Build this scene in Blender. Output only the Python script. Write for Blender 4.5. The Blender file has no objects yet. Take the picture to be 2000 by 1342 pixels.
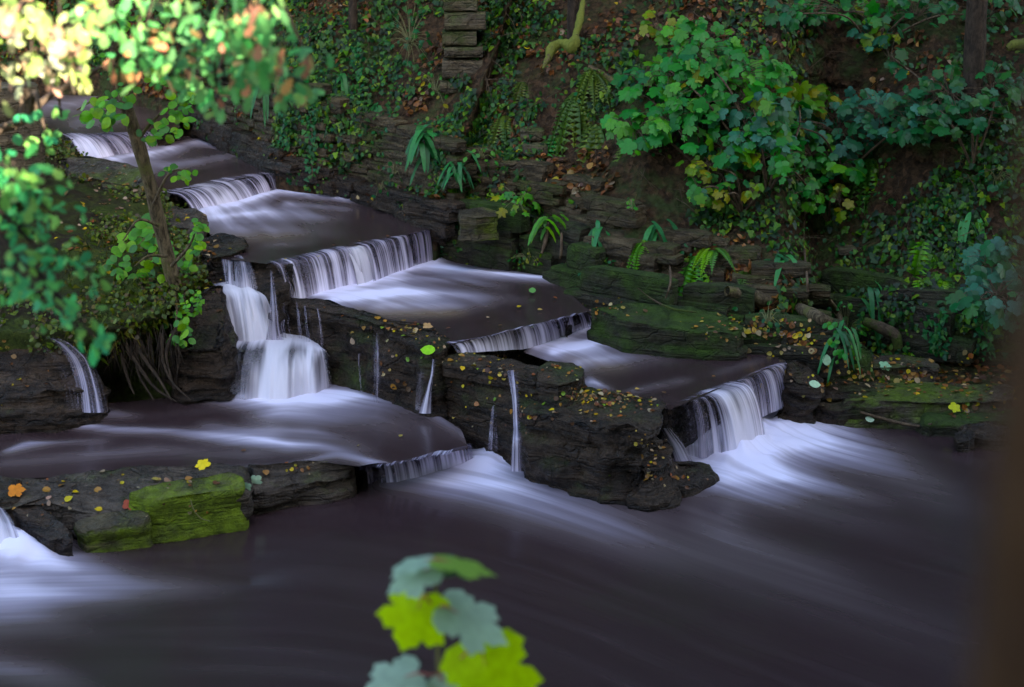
import bpy, math, random
import numpy as np
from mathutils import Vector, Matrix
from mathutils.bvhtree import BVHTree
R = math.radians
S = bpy.context.scene
COL = S.collection
# ------------------------------------------------------------------ camera
F = 2747.0; TH = R(16.6); CH = 3.0
cam = bpy.data.objects.new('camera', bpy.data.cameras.new('camera'))
COL.objects.link(cam); S.camera = cam
cam.location = (0, 0, CH); cam.rotation_euler = (math.pi/2-TH, 0, 0)
cam.data.sensor_width = 36; cam.data.lens = 36*F/2000
cam.data.clip_start = 0.05; cam.data.clip_end = 400
cam.data.dof.use_dof = True; cam.data.dof.focus_distance = 8.8; cam.data.dof.aperture_fstop = 3.0
# ------------------------------------------------------------------ sky, sun, exposure
SUN_EL, SUN_AZ = R(26), R(143)            # behind the camera, to the right
sdir = Vector((math.sin(SUN_AZ)*math.cos(SUN_EL), math.cos(SUN_AZ)*math.cos(SUN_EL), math.sin(SUN_EL)))
W = bpy.data.worlds.new('World'); S.world = W; W.use_nodes = True
nt = W.node_tree; nt.nodes.clear()
sk = nt.nodes.new('ShaderNodeTexSky'); sk.sky_type = 'NISHITA'; sk.sun_disc = False
sk.sun_elevation = SUN_EL; sk.sun_rotation = SUN_AZ; sk.air_density = 1.0; sk.dust_density = 3.6; sk.ozone_density = .8
bg = nt.nodes.new('ShaderNodeBackground'); bg.inputs[1].default_value = 0.15
wo = nt.nodes.new('ShaderNodeOutputWorld')
nt.links.new(sk.outputs[0], bg.inputs[0]); nt.links.new(bg.outputs[0], wo.inputs[0])
sl = bpy.data.lights.new('sun', 'SUN'); sl.energy = 4.5; sl.angle = R(0.5); sl.color = (1, .93, .8)
so = bpy.data.objects.new('sun', sl); COL.objects.link(so)
so.rotation_euler = sdir.to_track_quat('Z', 'Y').to_euler(); so.location = sdir*20
S.view_settings.view_transform = 'Standard'; S.view_settings.look = 'None'
S.view_settings.exposure = 2.5; S.view_settings.gamma = 1
S.cycles.max_bounces = 6; S.cycles.transparent_max_bounces = 12; S.cycles.use_denoising = True
S.cycles.diffuse_bounces = 3; S.cycles.glossy_bounces = 3
S.cycles.caustics_reflective = False; S.cycles.caustics_refractive = False

# ------------------------------------------------------------------ helpers
rng = np.random.default_rng(7); random.seed(7)
fwd = np.array((0, math.cos(TH), -math.sin(TH))); upv = np.array((0, math.sin(TH), math.cos(TH))); C0 = np.array((0, 0, CH))
def ray(px, py):
    d = fwd+np.array((1., 0, 0))*(px-1000)/F-upv*(py-671)/F
    return d
def P(px, py, z):
    d = ray(px, py); return C0+d*((z-CH)/d[2])
def A(px, py, Y):
    d = ray(px, py); return C0+d*(Y/d[1])
def proj(V):
    v = V-C0; w = v@fwd
    return 1000+F*v[:, 0]/w, 671-F*(v@upv)/w
def _h(ix, iy, iz, s):
    n = (ix*73856093) ^ (iy*19349663) ^ (iz*83492791) ^ (s*2654435761 & 0x7fffffff)
    n = (n ^ (n >> 13))*1274126177 & 0x7fffffff
    n = (n ^ (n >> 16)) & 0xffff
    return n/65535.0
def vn(p, s=0):
    p = np.asarray(p, float); i = np.floor(p).astype(np.int64); f = p-i; f = f*f*(3-2*f)
    r = 0
    for a in (0, 1):
        for b in (0, 1):
            for c in (0, 1):
                w = (f[..., 0] if a else 1-f[..., 0])*(f[..., 1] if b else 1-f[..., 1])*(f[..., 2] if c else 1-f[..., 2])
                r = r+w*_h(i[..., 0]+a, i[..., 1]+b, i[..., 2]+c, s)
    return r*2-1
def fbm(p, o=4, s=0):
    p = np.asarray(p, float); r = 0; a = .5
    for k in range(o):
        r = r+a*vn(p*(2**k), s+k*17); a *= .5
    return r
def tag(o, label=None, cat=None, group=None, kind=None):
    if label: o['label'] = label
    if cat: o['category'] = cat
    if group: o['group'] = group
    if kind: o['kind'] = kind
    return o
def empty(name, loc, label, cat, group=None):
    o = bpy.data.objects.new(name, None); COL.objects.link(o); o.location = loc; o.empty_display_size = .1
    return tag(o, label, cat, group)
def wloc(o):
    v = np.array(o.location)
    while o.parent: o = o.parent; v = v+np.array(o.location)
    return v
def mk(name, V, Fc, mat, parent=None, attrs=None, smooth=True):
    """one mesh object; Fc is an (n,k) array or a list of such arrays"""
    V = np.asarray(V, float)
    if isinstance(Fc, np.ndarray): Fc = [Fc]
    o_ = wloc(parent) if parent else np.array((V[:, 0].mean(), V[:, 1].mean(), V[:, 2].min()))
    me = bpy.data.meshes.new(name)
    me.vertices.add(len(V)); me.vertices.foreach_set('co', (V-o_).ravel())
    idx = np.concatenate([f.ravel() for f in Fc]).astype(np.int32)
    cnt = np.concatenate([np.full(len(f), f.shape[1]) for f in Fc])
    st = np.concatenate(([0], np.cumsum(cnt)[:-1])).astype(np.int32)
    me.loops.add(len(idx)); me.loops.foreach_set('vertex_index', idx)
    me.polygons.add(len(cnt)); me.polygons.foreach_set('loop_start', st)
    me.update(calc_edges=True)
    me.polygons.foreach_set('use_smooth', np.full(len(cnt), smooth))
    for k, a in (attrs or {}).items():
        a = np.asarray(a, np.float32)
        if a.ndim == 1:
            t = me.attributes.new(k, 'FLOAT', 'POINT'); t.data.foreach_set('value', a)
        else:
            t = me.attributes.new(k, 'FLOAT_VECTOR', 'POINT'); t.data.foreach_set('vector', a.ravel())
    me.materials.append(mat); me.validate()
    o = bpy.data.objects.new(name, me); COL.objects.link(o)
    if parent: o.parent = parent
    else: o.location = o_
    return o
def gridF(n, m, wrap=False):
    i = np.arange(n-1)[:, None]; j = np.arange(m if wrap else m-1)[None, :]
    a = i*m+j; b = i*m+(j+1) % m
    return np.stack([a, b, b+m, a+m], -1).reshape(-1, 4)
def resamp(pts, n):
    pts = np.asarray(pts, float); d = np.r_[0, np.cumsum(np.linalg.norm(np.diff(pts, axis=0), axis=1))]
    t = np.linspace(0, d[-1], n)
    return np.stack([np.interp(t, d, pts[:, k]) for k in range(pts.shape[1])], -1)
def crv(pts, n):
    """smooth curve (Catmull-Rom) through the points"""
    p = np.asarray(pts, float); p = np.vstack([2*p[0]-p[1], p, 2*p[-1]-p[-2]])
    k = len(p)-3; out = []
    for t in np.linspace(0, k-1e-6, n):
        i = int(t); u = t-i; a, b, c, d = p[i], p[i+1], p[i+2], p[i+3]
        out.append(.5*((2*b)+(-a+c)*u+(2*a-5*b+4*c-d)*u*u+(-a+3*b-3*c+d)*u**3))
    return np.array(out)
class Geo:
    def __init__(s): s.V = []; s.F = {}; s.n = 0; s.A = []
    def add(s, V, Fc, a=0):
        V = np.asarray(V, float); s.V.append(V); s.F.setdefault(Fc.shape[1], []).append(Fc+s.n); s.n += len(V); s.A.append(np.full(len(V), a, float))
    def out(s): return np.vstack(s.V), [np.vstack(f) for f in s.F.values()]
    def mk(s, name, mat, parent=None, attrs=None, smooth=True, an=None):
        V, Fc = s.out()
        if an: attrs = dict(attrs or {}); attrs[an] = np.concatenate(s.A)
        return mk(name, V, Fc, mat, parent, attrs, smooth)
def tubeVF(pts, rad, seg=8, rough=0, seed=0, n=None):
    n = n or max(6, len(pts)*5)
    c = crv(pts, n); r = np.interp(np.linspace(0, 1, n), np.linspace(0, 1, len(rad)), rad)
    T = np.gradient(c, axis=0); T /= np.linalg.norm(T, axis=1)[:, None]+1e-9
    up = np.array((.31, .82, .48)); U = np.cross(T, up); U /= np.linalg.norm(U, axis=1)[:, None]+1e-9; B = np.cross(T, U)
    a = np.linspace(0, 2*math.pi, seg, endpoint=False)
    D = U[:, None, :]*np.cos(a)[None, :, None]+B[:, None, :]*np.sin(a)[None, :, None]
    V = c[:, None, :]+D*r[:, None, None]
    if rough:
        nz = fbm(V.reshape(-1, 3)*np.array((14, 14, 7)), 3, seed).reshape(n, seg); V = V+D*(nz*rough)[..., None]*r[:, None, None]
    V = V.reshape(-1, 3)
    Fs = gridF(n, seg, True)
    return V, Fs
def tube(g, pts, rad, seg=6, rough=0, seed=0, n=None):
    V, Fs = tubeVF(pts, rad, seg, rough, seed, n); g.add(V, Fs)

# ------------------------------------------------------------------ materials
class NT:
    def __init__(s, name):
        s.m = bpy.data.materials.new(name); s.m.use_nodes = True; s.t = s.m.node_tree; s.t.nodes.clear()
        s.o = s.t.nodes.new('ShaderNodeOutputMaterial')
    def n(s, ty, **kw):
        x = s.t.nodes.new('ShaderNode'+ty)
        for k, v in kw.items():
            if k[0] == '_': x.inputs[int(k[1:])].default_value = v
            else: setattr(x, k, v)
        return x
    def l(s, a, b): s.t.links.new(a, b)
    def v(s, a, sock):
        if hasattr(a, 'links') or hasattr(a, 'is_output'): s.l(a, sock)
        else: sock.default_value = a
    def math(s, op, a, b=0., clamp=False):
        x = s.n('Math', operation=op, use_clamp=clamp); s.v(a, x.inputs[0]); s.v(b, x.inputs[1]); return x.outputs[0]
    def mix(s, f, a, b):
        x = s.n('Mix', data_type='RGBA'); s.v(f, x.inputs[0])
        s.v(a if not isinstance(a, tuple) else (*a, 1), x.inputs[6]); s.v(b if not isinstance(b, tuple) else (*b, 1), x.inputs[7]); return x.outputs[2]
    def ramp(s, f, a, b, c=0., d=1.):
        x = s.n('MapRange', interpolation_type='SMOOTHSTEP'); s.v(f, x.inputs[0])
        for i, q in enumerate((a, b, c, d)): x.inputs[i+1].default_value = q
        return x.outputs[0]
    def pos(s, sc=(1, 1, 1)):
        g = s.n('NewGeometry'); m = s.n('Mapping'); m.inputs[3].default_value = sc; s.l(g.outputs[0], m.inputs[0]); return m.outputs[0]
    def noise(s, vec, scale, det=4, rough=.55, dist=0.):
        x = s.n('TexNoise'); s.l(vec, x.inputs['Vector']); x.inputs['Scale'].default_value = scale; x.inputs['Detail'].default_value = det
        x.inputs['Roughness'].default_value = rough; x.inputs['Distortion'].default_value = dist; return x.outputs[0]
    def attr(s, name, k=2):
        x = s.n('Attribute', attribute_name=name); return x.outputs[k]
    def bump(s, h, st=.5, dist=.02):
        x = s.n('Bump'); x.inputs[0].default_value = st; x.inputs[1].default_value = dist; s.l(h, x.inputs['Height']); return x.outputs[0]
    def pr(s, col, rough=.6, spec=.5, normal=None, alpha=None):
        x = s.n('BsdfPrincipled'); s.v(col if not isinstance(col, tuple) else (*col, 1), x.inputs['Base Color']); s.v(rough, x.inputs['Roughness'])
        s.v(spec, x.inputs['Specular IOR Level'])
        if normal: s.l(normal, x.inputs['Normal'])
        if alpha is not None: s.v(alpha, x.inputs['Alpha'])
        return x.outputs[0]
    def done(s, sh): s.l(sh, s.o.inputs[0]); return s.m

def mat_rock(name, c1, c2, moss=.4, mosscol=(.05, .075, .012), rough=.42, strata=1., upw=.16):
    t = NT(name)
    ps = t.pos((1, 1, 7)); p1 = t.pos()
    n1 = t.noise(ps, 3.5, 8, .62, .4); n2 = t.noise(p1, 26, 6, .7); n3 = t.noise(p1, 2.2, 5, .6); n4 = t.noise(p1, 70, 3, .6)
    ns = t.noise(t.pos((.6, .6, 22)), 3.0, 4, .6, .3)
    vo = t.n('TexVoronoi', feature='DISTANCE_TO_EDGE'); mp = t.n('Mapping'); mp.inputs[3].default_value = (1, 1, 2.6); t.l(p1, mp.inputs[0])
    wz = t.n('VectorMath', operation='MULTIPLY_ADD'); t.l(t.n('TexNoise').outputs[1], wz.inputs[0]); wn = wz.inputs[0].links[0].from_node; t.l(p1, wn.inputs['Vector']); wn.inputs['Scale'].default_value = 7; wn.inputs['Detail'].default_value = 4
    wz.inputs[1].default_value = (.3, .3, .3); t.l(mp.outputs[0], wz.inputs[2]); t.l(wz.outputs[0], vo.inputs['Vector']); vo.inputs['Scale'].default_value = 2.8
    crack = t.ramp(vo.outputs['Distance'], 0, .05); nb = t.noise(p1, 11, 5, .7)
    col = t.mix(t.ramp(n1, .35, .68), c1, c2)
    col = t.mix(t.math('MULTIPLY', t.math('SUBTRACT', 1., crack), .4), col, tuple(x*.2 for x in c1))
    col = t.mix(t.ramp(n2, .48, .75, 0, .7), col, tuple(x*.35 for x in c1))
    col = t.mix(t.ramp(n4, .6, .75, 0, .5), col, tuple(min(1, x*2.4) for x in c2))
    g = t.n('NewGeometry'); sx = t.n('SeparateXYZ'); t.l(g.outputs['Normal'], sx.inputs[0])
    up = t.ramp(sx.outputs[2], -.25, .8)
    mm = t.math('ADD', t.math('MULTIPLY', n3, 1.0), t.math('MULTIPLY', up, upw))
    mm = t.math('ADD', mm, t.math('MULTIPLY', t.noise(p1, 14, 4, .6), .22))
    mm = t.math('ADD', mm, t.math('MULTIPLY', t.attr('moss'), .6))
    mf = t.ramp(t.math('ADD', mm, t.math('MULTIPLY', n4, .14)), .94-moss*.5, 1.28-moss*.5)
    mc = t.mix(t.ramp(nb, .3, .7), mosscol, tuple(x*.35 for x in mosscol))
    col = t.mix(mf, col, mc)
    h = t.math('ADD', t.math('ADD', t.math('MULTIPLY', ns, .95*strata), t.math('ADD', t.math('MULTIPLY', crack, .35), t.math('MULTIPLY', nb, 1.2))), t.math('ADD', n1, t.math('MULTIPLY', n2, .5)))
    h = t.math('ADD', h, t.math('MULTIPLY', mf, t.math('MULTIPLY', n4, .6)))
    rg = t.math('ADD', t.math('MULTIPLY', mf, .4), t.ramp(n2, .42, .6, rough*.55, .8))
    return t.done(t.pr(col, rg, .3, t.bump(h, .9, .035)))
M_WET = mat_rock('wet_rock', (.013, .0075, .0045), (.056, .033, .018), .16, rough=.45)
M_LEDGE = mat_rock('ledge_rock', (.035, .024, .016), (.1, .072, .05), .2, (.13, .2, .01), .55)
M_BMOSS = mat_rock('moss_block_rock', (.03, .022, .012), (.1, .075, .035), .58, (.2, .28, .012), .8, 1., -.22)
M_WALL = mat_rock('wall_stone', (.034, .022, .01), (.125, .085, .042), .46, (.065, .08, .012), .8)
M_MOSSY = mat_rock('mossy_rock', (.02, .015, .009), (.05, .04, .02), .62, (.045, .085, .008), .85)
M_PALE = mat_rock('pale_stone', (.07, .052, .032), (.16, .12, .07), .2, (.08, .11, .02), .9)

def mat_soil():
    t = NT('bank_soil'); p = t.pos()
    n1 = t.noise(p, 1.7, 6, .65); n2 = t.noise(p, 22, 6, .75); n3 = t.noise(p, 9, 4, .6); vo = t.n('TexVoronoi'); t.l(p, vo.inputs['Vector']); vo.inputs['Scale'].default_value = 24
    col = t.mix(t.ramp(n2, .35, .7), (.022, .012, .006), (.1, .055, .025))
    col = t.mix(t.ramp(vo.outputs['Color'], .55, .95, 0, .5), col, (.2, .1, .05))
    mf = t.ramp(t.math('ADD', n1, t.math('MULTIPLY', n3, .4)), .66, .85)
    col = t.mix(mf, col, (.05, .07, .018))
    h = t.math('ADD', n2, t.math('MULTIPLY', vo.outputs['Distance'], .8))
    return t.done(t.pr(col, .85, .2, t.bump(h, 1., .05)))
M_SOIL = mat_soil()
def mat_moss():
    t = NT('moss_turf'); p = t.pos(); n1 = t.noise(p, 2.6, 5, .6); n2 = t.noise(p, 40, 5, .75); n3 = t.noise(p, 12, 3, .6)
    col = t.mix(t.ramp(n1, .4, .62), (.04, .028, .016), (.06, .085, .014)); col = t.mix(t.ramp(n3, .5, .7, 0, .6), col, (.1, .12, .02))
    col = t.mix(t.ramp(n2, .45, .7, 0, .75), col, (.02, .02, .01))
    return t.done(t.pr(col, .9, .15, t.bump(t.math('ADD', n2, n3), 1., .05)))
M_TURF = mat_moss()
def mat_bark(name, c1, c2, moss=.3, mc=(.16, .19, .02)):
    t = NT(name); p = t.pos((1, 1, .35)); n1 = t.noise(p, 38, 5, .7, .5); n2 = t.noise(t.pos(), 6, 4, .6); n3 = t.noise(t.pos(), 60, 3, .6)
    col = t.mix(t.ramp(n1, .35, .65), c1, c2); mf = t.ramp(t.math('ADD', n2, t.math('MULTIPLY', n3, .3)), .95-moss*.6, 1.1-moss*.6)
    col = t.mix(mf, col, t.mix(n3, mc, tuple(x*.45 for x in mc)))
    return t.done(t.pr(col, .85, .2, t.bump(t.math('ADD', n1, n3), .8, .012)))
M_BARK = mat_bark('bark', (.04, .028, .015), (.17, .125, .07), .5, (.15, .14, .04))
M_MBARK = mat_bark('mossy_bark', (.05, .035, .02), (.12, .08, .05), .8, (.2, .22, .035))
M_DBARK = mat_bark('dark_bark', (.02, .014, .01), (.06, .04, .026), .25, (.05, .06, .015))
M_TWIG = mat_bark('twig_bark', (.06, .04, .025), (.15, .1, .06), .2)
M_NEARBARK = mat_bark('near_bark', (.035, .014, .004), (.07, .03, .008), .0)
M_DMOSS = mat_bark('dark_mossy_bark', (.04, .028, .016), (.09, .06, .035), .6, (.07, .1, .015))

def mat_leaf(name, trans=.25, rough=.42, spec=.33, sat=1.2, hue=.485):
    t = NT(name); c = t.attr('col', 1); n = t.noise(t.pos(), 60, 2, .5)
    cc = t.n('HueSaturation'); t.l(c, cc.inputs['Color']); cc.inputs['Saturation'].default_value = sat; cc.inputs['Hue'].default_value = hue; t.l(t.math('ADD', t.math('MULTIPLY', n, .6), .7), cc.inputs['Value'])
    a = t.pr(cc.outputs[0], rough, spec); tr = t.n('BsdfTranslucent'); t.l(cc.outputs[0], tr.inputs[0])
    mx = t.n('MixShader'); mx.inputs[0].default_value = trans; t.l(a, mx.inputs[1]); t.l(tr.outputs[0], mx.inputs[2])
    return t.done(mx.outputs[0])
M_LEAF = mat_leaf('leaf'); M_DRY = mat_leaf('dry_leaf', .1, .45, .3, 1.2, .502); M_NEAR = mat_leaf('near_leaf', .5, .5, .22, 1.15, .49); M_IVY = mat_leaf('ivy_leaf', .1, .45, .25)
M_STALK = NT('red_stalk'); M_STALK = M_STALK.done(M_STALK.pr((.45, .1, .07), .5))
M_GSTEM = NT('green_stem'); M_GSTEM = M_GSTEM.done(M_GSTEM.pr((.16, .15, .05), .6))

def mat_water():
    t = NT('flowing_water'); f = t.attr('foam'); fl = t.attr('flow', 1)
    def st(sx, sy, sc, det=3):
        m = t.n('Mapping'); m.inputs[3].default_value = (sx, sy, 1); t.l(fl, m.inputs[0]); return t.noise(m.outputs[0], sc, det, .5, .25)
    n1 = st(.7, 9, 1.0); n2 = st(.45, 30, 1.0, 2); n3 = st(1.3, 3.5, 1.)
    k = t.math('ADD', t.math('MULTIPLY', n1, 1.1), t.math('ADD', t.math('MULTIPLY', n2, .25), t.math('MULTIPLY', n3, .35)))
    k = t.ramp(k, .5, 1.2, .55, 1.05)
    fac = t.math('ADD', t.math('MULTIPLY', f, k), t.ramp(f, .75, 1.0, 0, .25), True)
    haze = t.ramp(t.math('ADD', n1, t.math('MULTIPLY', n3, .5)), .6, 1.1, 0, .07)
    fac2 = t.math('MAXIMUM', fac, t.math('MULTIPLY', haze, t.attr('veil')))
    cr = t.n('ValToRGB'); e = cr.color_ramp.elements; e[0].position = 0; e[0].color = (.036, .02, .021, 1); e[1].position = 1; e[1].color = (.84, .78, .95, 1)
    x = e.new(.22); x.color = (.105, .076, .078, 1); x = e.new(.5); x.color = (.26, .22, .27, 1); x = e.new(.78); x.color = (.58, .52, .63, 1)
    t.l(fac2, cr.inputs[0])
    col = t.mix(t.math('MULTIPLY', t.attr('peat'), .75), cr.outputs[0], (.3, .2, .1))
    bmp = t.bump(n1, .1, .02)
    return t.done(t.pr(col, t.math('ADD', t.math('MULTIPLY', fac2, .4), .19), .5, bmp))
M_WATER = mat_water()
def mat_fall():
    t = NT('falling_water'); fl = t.attr('flow', 1); d = t.attr('dens'); sm = t.attr('smoothness')
    def st(sx, sy, sc, det=2, ds=.1):
        m = t.n('Mapping'); m.inputs[3].default_value = (sx, sy, 1); t.l(fl, m.inputs[0]); return t.noise(m.outputs[0], sc, det, .5, ds)
    a = st(.3, 17, 1., 3, .3); b = st(.25, 60, 1., 3, .2); c = st(.8, 5, 1., 2, .3); e = st(.2, 150, 1., 1)
    k = t.math('ADD', t.math('MULTIPLY', t.ramp(a, .3, .7), .38), t.math('ADD', t.math('MULTIPLY', t.ramp(b, .3, .72), .34), t.math('ADD', t.math('MULTIPLY', t.ramp(c, .3, .7), .2), t.math('MULTIPLY', e, .12))))
    k = t.math('ADD', t.math('MULTIPLY', k, t.math('SUBTRACT', 1., sm)), t.math('MULTIPLY', sm, t.ramp(st(.7, 11, 1., 2, .6), .3, .72, .36, .88)))
    k = t.math('ADD', k, t.math('MULTIPLY', t.math('SUBTRACT', d, .62), .7), True)
    al = t.math('MULTIPLY', t.ramp(k, .04, .75), t.ramp(d, 0., .25), True)
    col = t.mix(t.ramp(k, .3, .95), (.25, .21, .29), (.84, .78, .92)); col = t.mix(t.math('MULTIPLY', sm, .5), col, (.5, .47, .46))
    return t.done(t.pr(col, .35, .5, t.bump(t.math('ADD', a, b), .3, .01), al))
M_FALL = mat_fall()

# ------------------------------------------------------------------ foam strokes: where the river is white
def foam(V, strokes):
    px, py = proj(V); out = np.zeros(len(V))
    for st in strokes:
        st = np.asarray(st, float)
        if len(st) > 1:
            d0 = st[0, :2]-st[1, :2]; d0 /= np.hypot(*d0); d1_ = st[-1, :2]-st[-2, :2]; d1_ /= np.hypot(*d1_)
            st = np.vstack([st, [st[-1, 0]+d1_[0]*st[-1, 2]*5, st[-1, 1]+d1_[1]*st[-1, 2]*5, st[-1, 2]*.8, 0]])
        best = np.zeros(len(V))
        for a, b in zip(st[:-1], st[1:]):
            d = b[:2]-a[:2]; L = d@d+1e-9
            t = np.clip(((px-a[0])*d[0]+(py-a[1])*d[1])/L, 0, 1)
            ds = np.hypot(px-a[0]-t*d[0], (py-a[1]-t*d[1])*1.15)
            w = a[2]+t*(b[2]-a[2]); i = a[3]+t*(b[3]-a[3])
            best = np.maximum(best, i*np.exp(-(ds/(w*1.15))**1.5))
        out = 1-(1-out)*(1-np.clip(best*.95, 0, .98))
    return out
def soft(f, n, m, it):
    g = f.reshape(n, m)
    for _ in range(it):
        p = np.pad(g, 1, 'edge'); g = .25*(p[:-2, 1:-1]+p[2:, 1:-1])+.15*(p[1:-1, :-2]+p[1:-1, 2:])+.2*g
    return g.ravel()
def pool(name, Lp, Rp, z, strokes, nu=150, nv=90, peat=(), bump=.022, veil=.6, flowf=None, zf=None):
    """water sheet ruled between its two banks, both listed downstream"""
    L = resamp([P(a, b, z) for a, b in Lp], nu); Rr = resamp([P(a, b, z) for a, b in Rp], nu)
    t = np.linspace(0, 1, nv)[None, :, None]; G = L[:, None, :]*(1-t)+Rr[:, None, :]*t
    V = G.reshape(-1, 3)
    f = soft(foam(V, strokes), nu, nv, 9); pt = foam(V, peat) if len(peat) else np.zeros(len(V))
    along = np.linalg.norm(np.diff(G.mean(1), axis=0), axis=1); along = np.r_[0, np.cumsum(along)]
    wd = np.linalg.norm(L-Rr, axis=1).mean()
    fl = np.zeros((nu, nv, 3)); fl[..., 0] = along[:, None]; fl[..., 1] = np.linspace(0, wd, nv)[None, :]; fl[..., 2] = z*3
    fl = fl.reshape(-1, 3)
    if flowf is not None: fl = flowf(V)
    if zf is not None: V[:, 2] += zf(V)
    V[:, 2] += np.clip(f, 0, 1.3)*bump*(1+.5*fbm(V*np.array((6, 6, 1)), 2, 3))+.006*fbm(V*3, 2, 9)
    o = mk(name, V, gridF(nu, nv), M_WATER, None, {'foam': f, 'flow': fl, 'peat': pt, 'veil': np.full(len(V), veil)})
    return tag(o, kind='structure')
Z0, ZM, Z1, Z2, Z3, Z4, Z5 = 0., .2, .42, .62, .88, 1.03, 1.20
pool('pool', [(20, 215), (60, 240), (120, 262), (180, 262)], [(120, 172), (250, 180), (345, 205), (352, 250)], Z5,
     [[(90, 210, 22, .7), (170, 200, 16, .8), (300, 195, 10, .5)], [(150, 240, 14, .55), (260, 232, 12, .4)]], 60, 50)
pool('pool', [(95, 285), (160, 320), (250, 352), (322, 378)], [(330, 262), (380, 268), (470, 300), (548, 334)], Z4,
     [[(190, 318, 14, 1.), (300, 302, 15, 1.), (385, 280, 9, .9)], [(250, 335, 14, .5), (360, 322, 10, .6), (480, 300, 8, .4)], [(400, 283, 5, .9), (455, 292, 3, .5)]], 90, 60)
pool('pool', [(385, 408), (392, 440), (430, 478), (426, 505), (520, 515)], [(540, 360), (640, 372), (760, 412), (850, 447)], Z3,
     [[(395, 418, 16, 1.1), (470, 397, 15, 1.1), (548, 376, 8, 1.2), (620, 382, 7, 1.2), (700, 394, 4, 1.)], [(410, 430, 18, 1.), (520, 418, 18, .9), (640, 426, 12, .5)],
      [(440, 450, 14, .6), (540, 452, 14, .5), (640, 455, 12, .2)], [(520, 480, 6, .3), (600, 475, 5, .25)], [(560, 400, 8, .7), (680, 410, 6, .4)]],
     peat=[[(430, 465, 10, .3), (560, 462, 12, .3)]])
pool('pool', [(560, 590), (640, 592), (740, 625), (860, 655), (885, 672)], [(838, 500), (940, 520), (1085, 545), (1152, 608)], Z2,
     [[(610, 580, 14, 1.2), (730, 550, 14, 1.2), (850, 512, 9, 1.3)], [(650, 588, 20, 1.2), (780, 575, 22, 1.1), (920, 580, 16, .7), (1000, 585, 10, .2)], [(840, 522, 11, 1.2), (960, 538, 8, 1.1), (1082, 549, 5, 1.5)],
      [(760, 548, 12, 1.), (900, 550, 9, .5), (980, 560, 7, .2)], [(740, 600, 12, .8), (860, 602, 12, .6), (930, 598, 9, .3)]],
     peat=[[(740, 612, 9, .5), (880, 612, 9, .5)], [(700, 605, 8, .2), (800, 590, 10, .2)]])
pool('pool', [(1020, 690), (1100, 720), (1150, 765), (1285, 792), (1310, 800)], [(1150, 625), (1260, 634), (1400, 662), (1535, 705)], Z1,
     [[(1045, 682, 14, 1.1), (1110, 660, 14, 1.2), (1170, 636, 9, 1.1)], [(1080, 692, 20, 1.1), (1170, 672, 22, 1.1), (1260, 656, 12, .5), (1350, 655, 6, .3)],
      [(1130, 712, 14, .8), (1220, 700, 16, .6), (1290, 700, 14, .2)], [(1150, 750, 9, 1.2), (1165, 755, 8, 1.1)], [(1230, 765, 5, .4), (1330, 745, 7, .3)], [(1400, 730, 7, .2), (1480, 705, 5, .2)]],
     peat=[[(1110, 705, 12, .35), (1180, 715, 14, .35)]])
def mz(V):
    px, py = proj(V); k = np.clip((px-560)/260, 0, 1); q = np.clip((py-850)/80, 0, 1); return -.12*k*k*q
pool('pool', [(-400, 1000), (0, 935), (200, 930), (440, 915), (640, 905), (700, 912), (768, 906)], [(-400, 800), (0, 800), (190, 790), (340, 775), (640, 752), (800, 780), (900, 840), (915, 876)], ZM,
     [[(400, 775, 11, .8), (520, 785, 22, 1.1), (640, 778, 26, 1.3), (710, 778, 20, .9), (780, 795, 16, .35)], [(540, 800, 26, .8), (700, 805, 30, .55), (820, 835, 24, .2)],
      [(155, 812, 8, .7), (200, 808, 11, .8), (250, 812, 8, .4)], [(148, 832, 6, 1.), (220, 842, 7, .8), (330, 844, 7, .85), (430, 854, 12, .9), (520, 866, 14, 1.), (560, 874, 11, 1.), (620, 874, 12, .7), (700, 892, 10, .5), (760, 925, 8, .6)],
      [(400, 832, 8, .5), (520, 848, 12, .5), (620, 850, 12, .4), (700, 870, 10, .3)], [(10, 885, 4, .8), (55, 870, 8, .8), (110, 866, 5, .4), (200, 862, 6, .3)],
      [(828, 795, 7, 1.), (850, 815, 8, .7), (900, 850, 6, .5), (935, 872, 6, .4)], [(-200, 840, 8, .4), (0, 838, 7, .3)], [(0, 905, 10, .25), (300, 880, 14, .3), (500, 890, 8, .2)], [(560, 910, 4, .4), (660, 890, 6, .5), (740, 905, 6, .6)]],
     260, 110, bump=.02, veil=1.)
def flow0(V):
    x, y = V[:, 0], V[:, 1]; k = np.clip((x+1.2)/1.8, 0, 1); g = np.where(x < -1.2, 0, np.where(x < .6, .42*(x+1.2)**2/1.8, .42*1.8+.84*(x-.6)))
    # fan below the big fall
    return np.stack([x*.9, y+g+.12*np.sin(x*1.1), x*0], -1)
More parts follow.
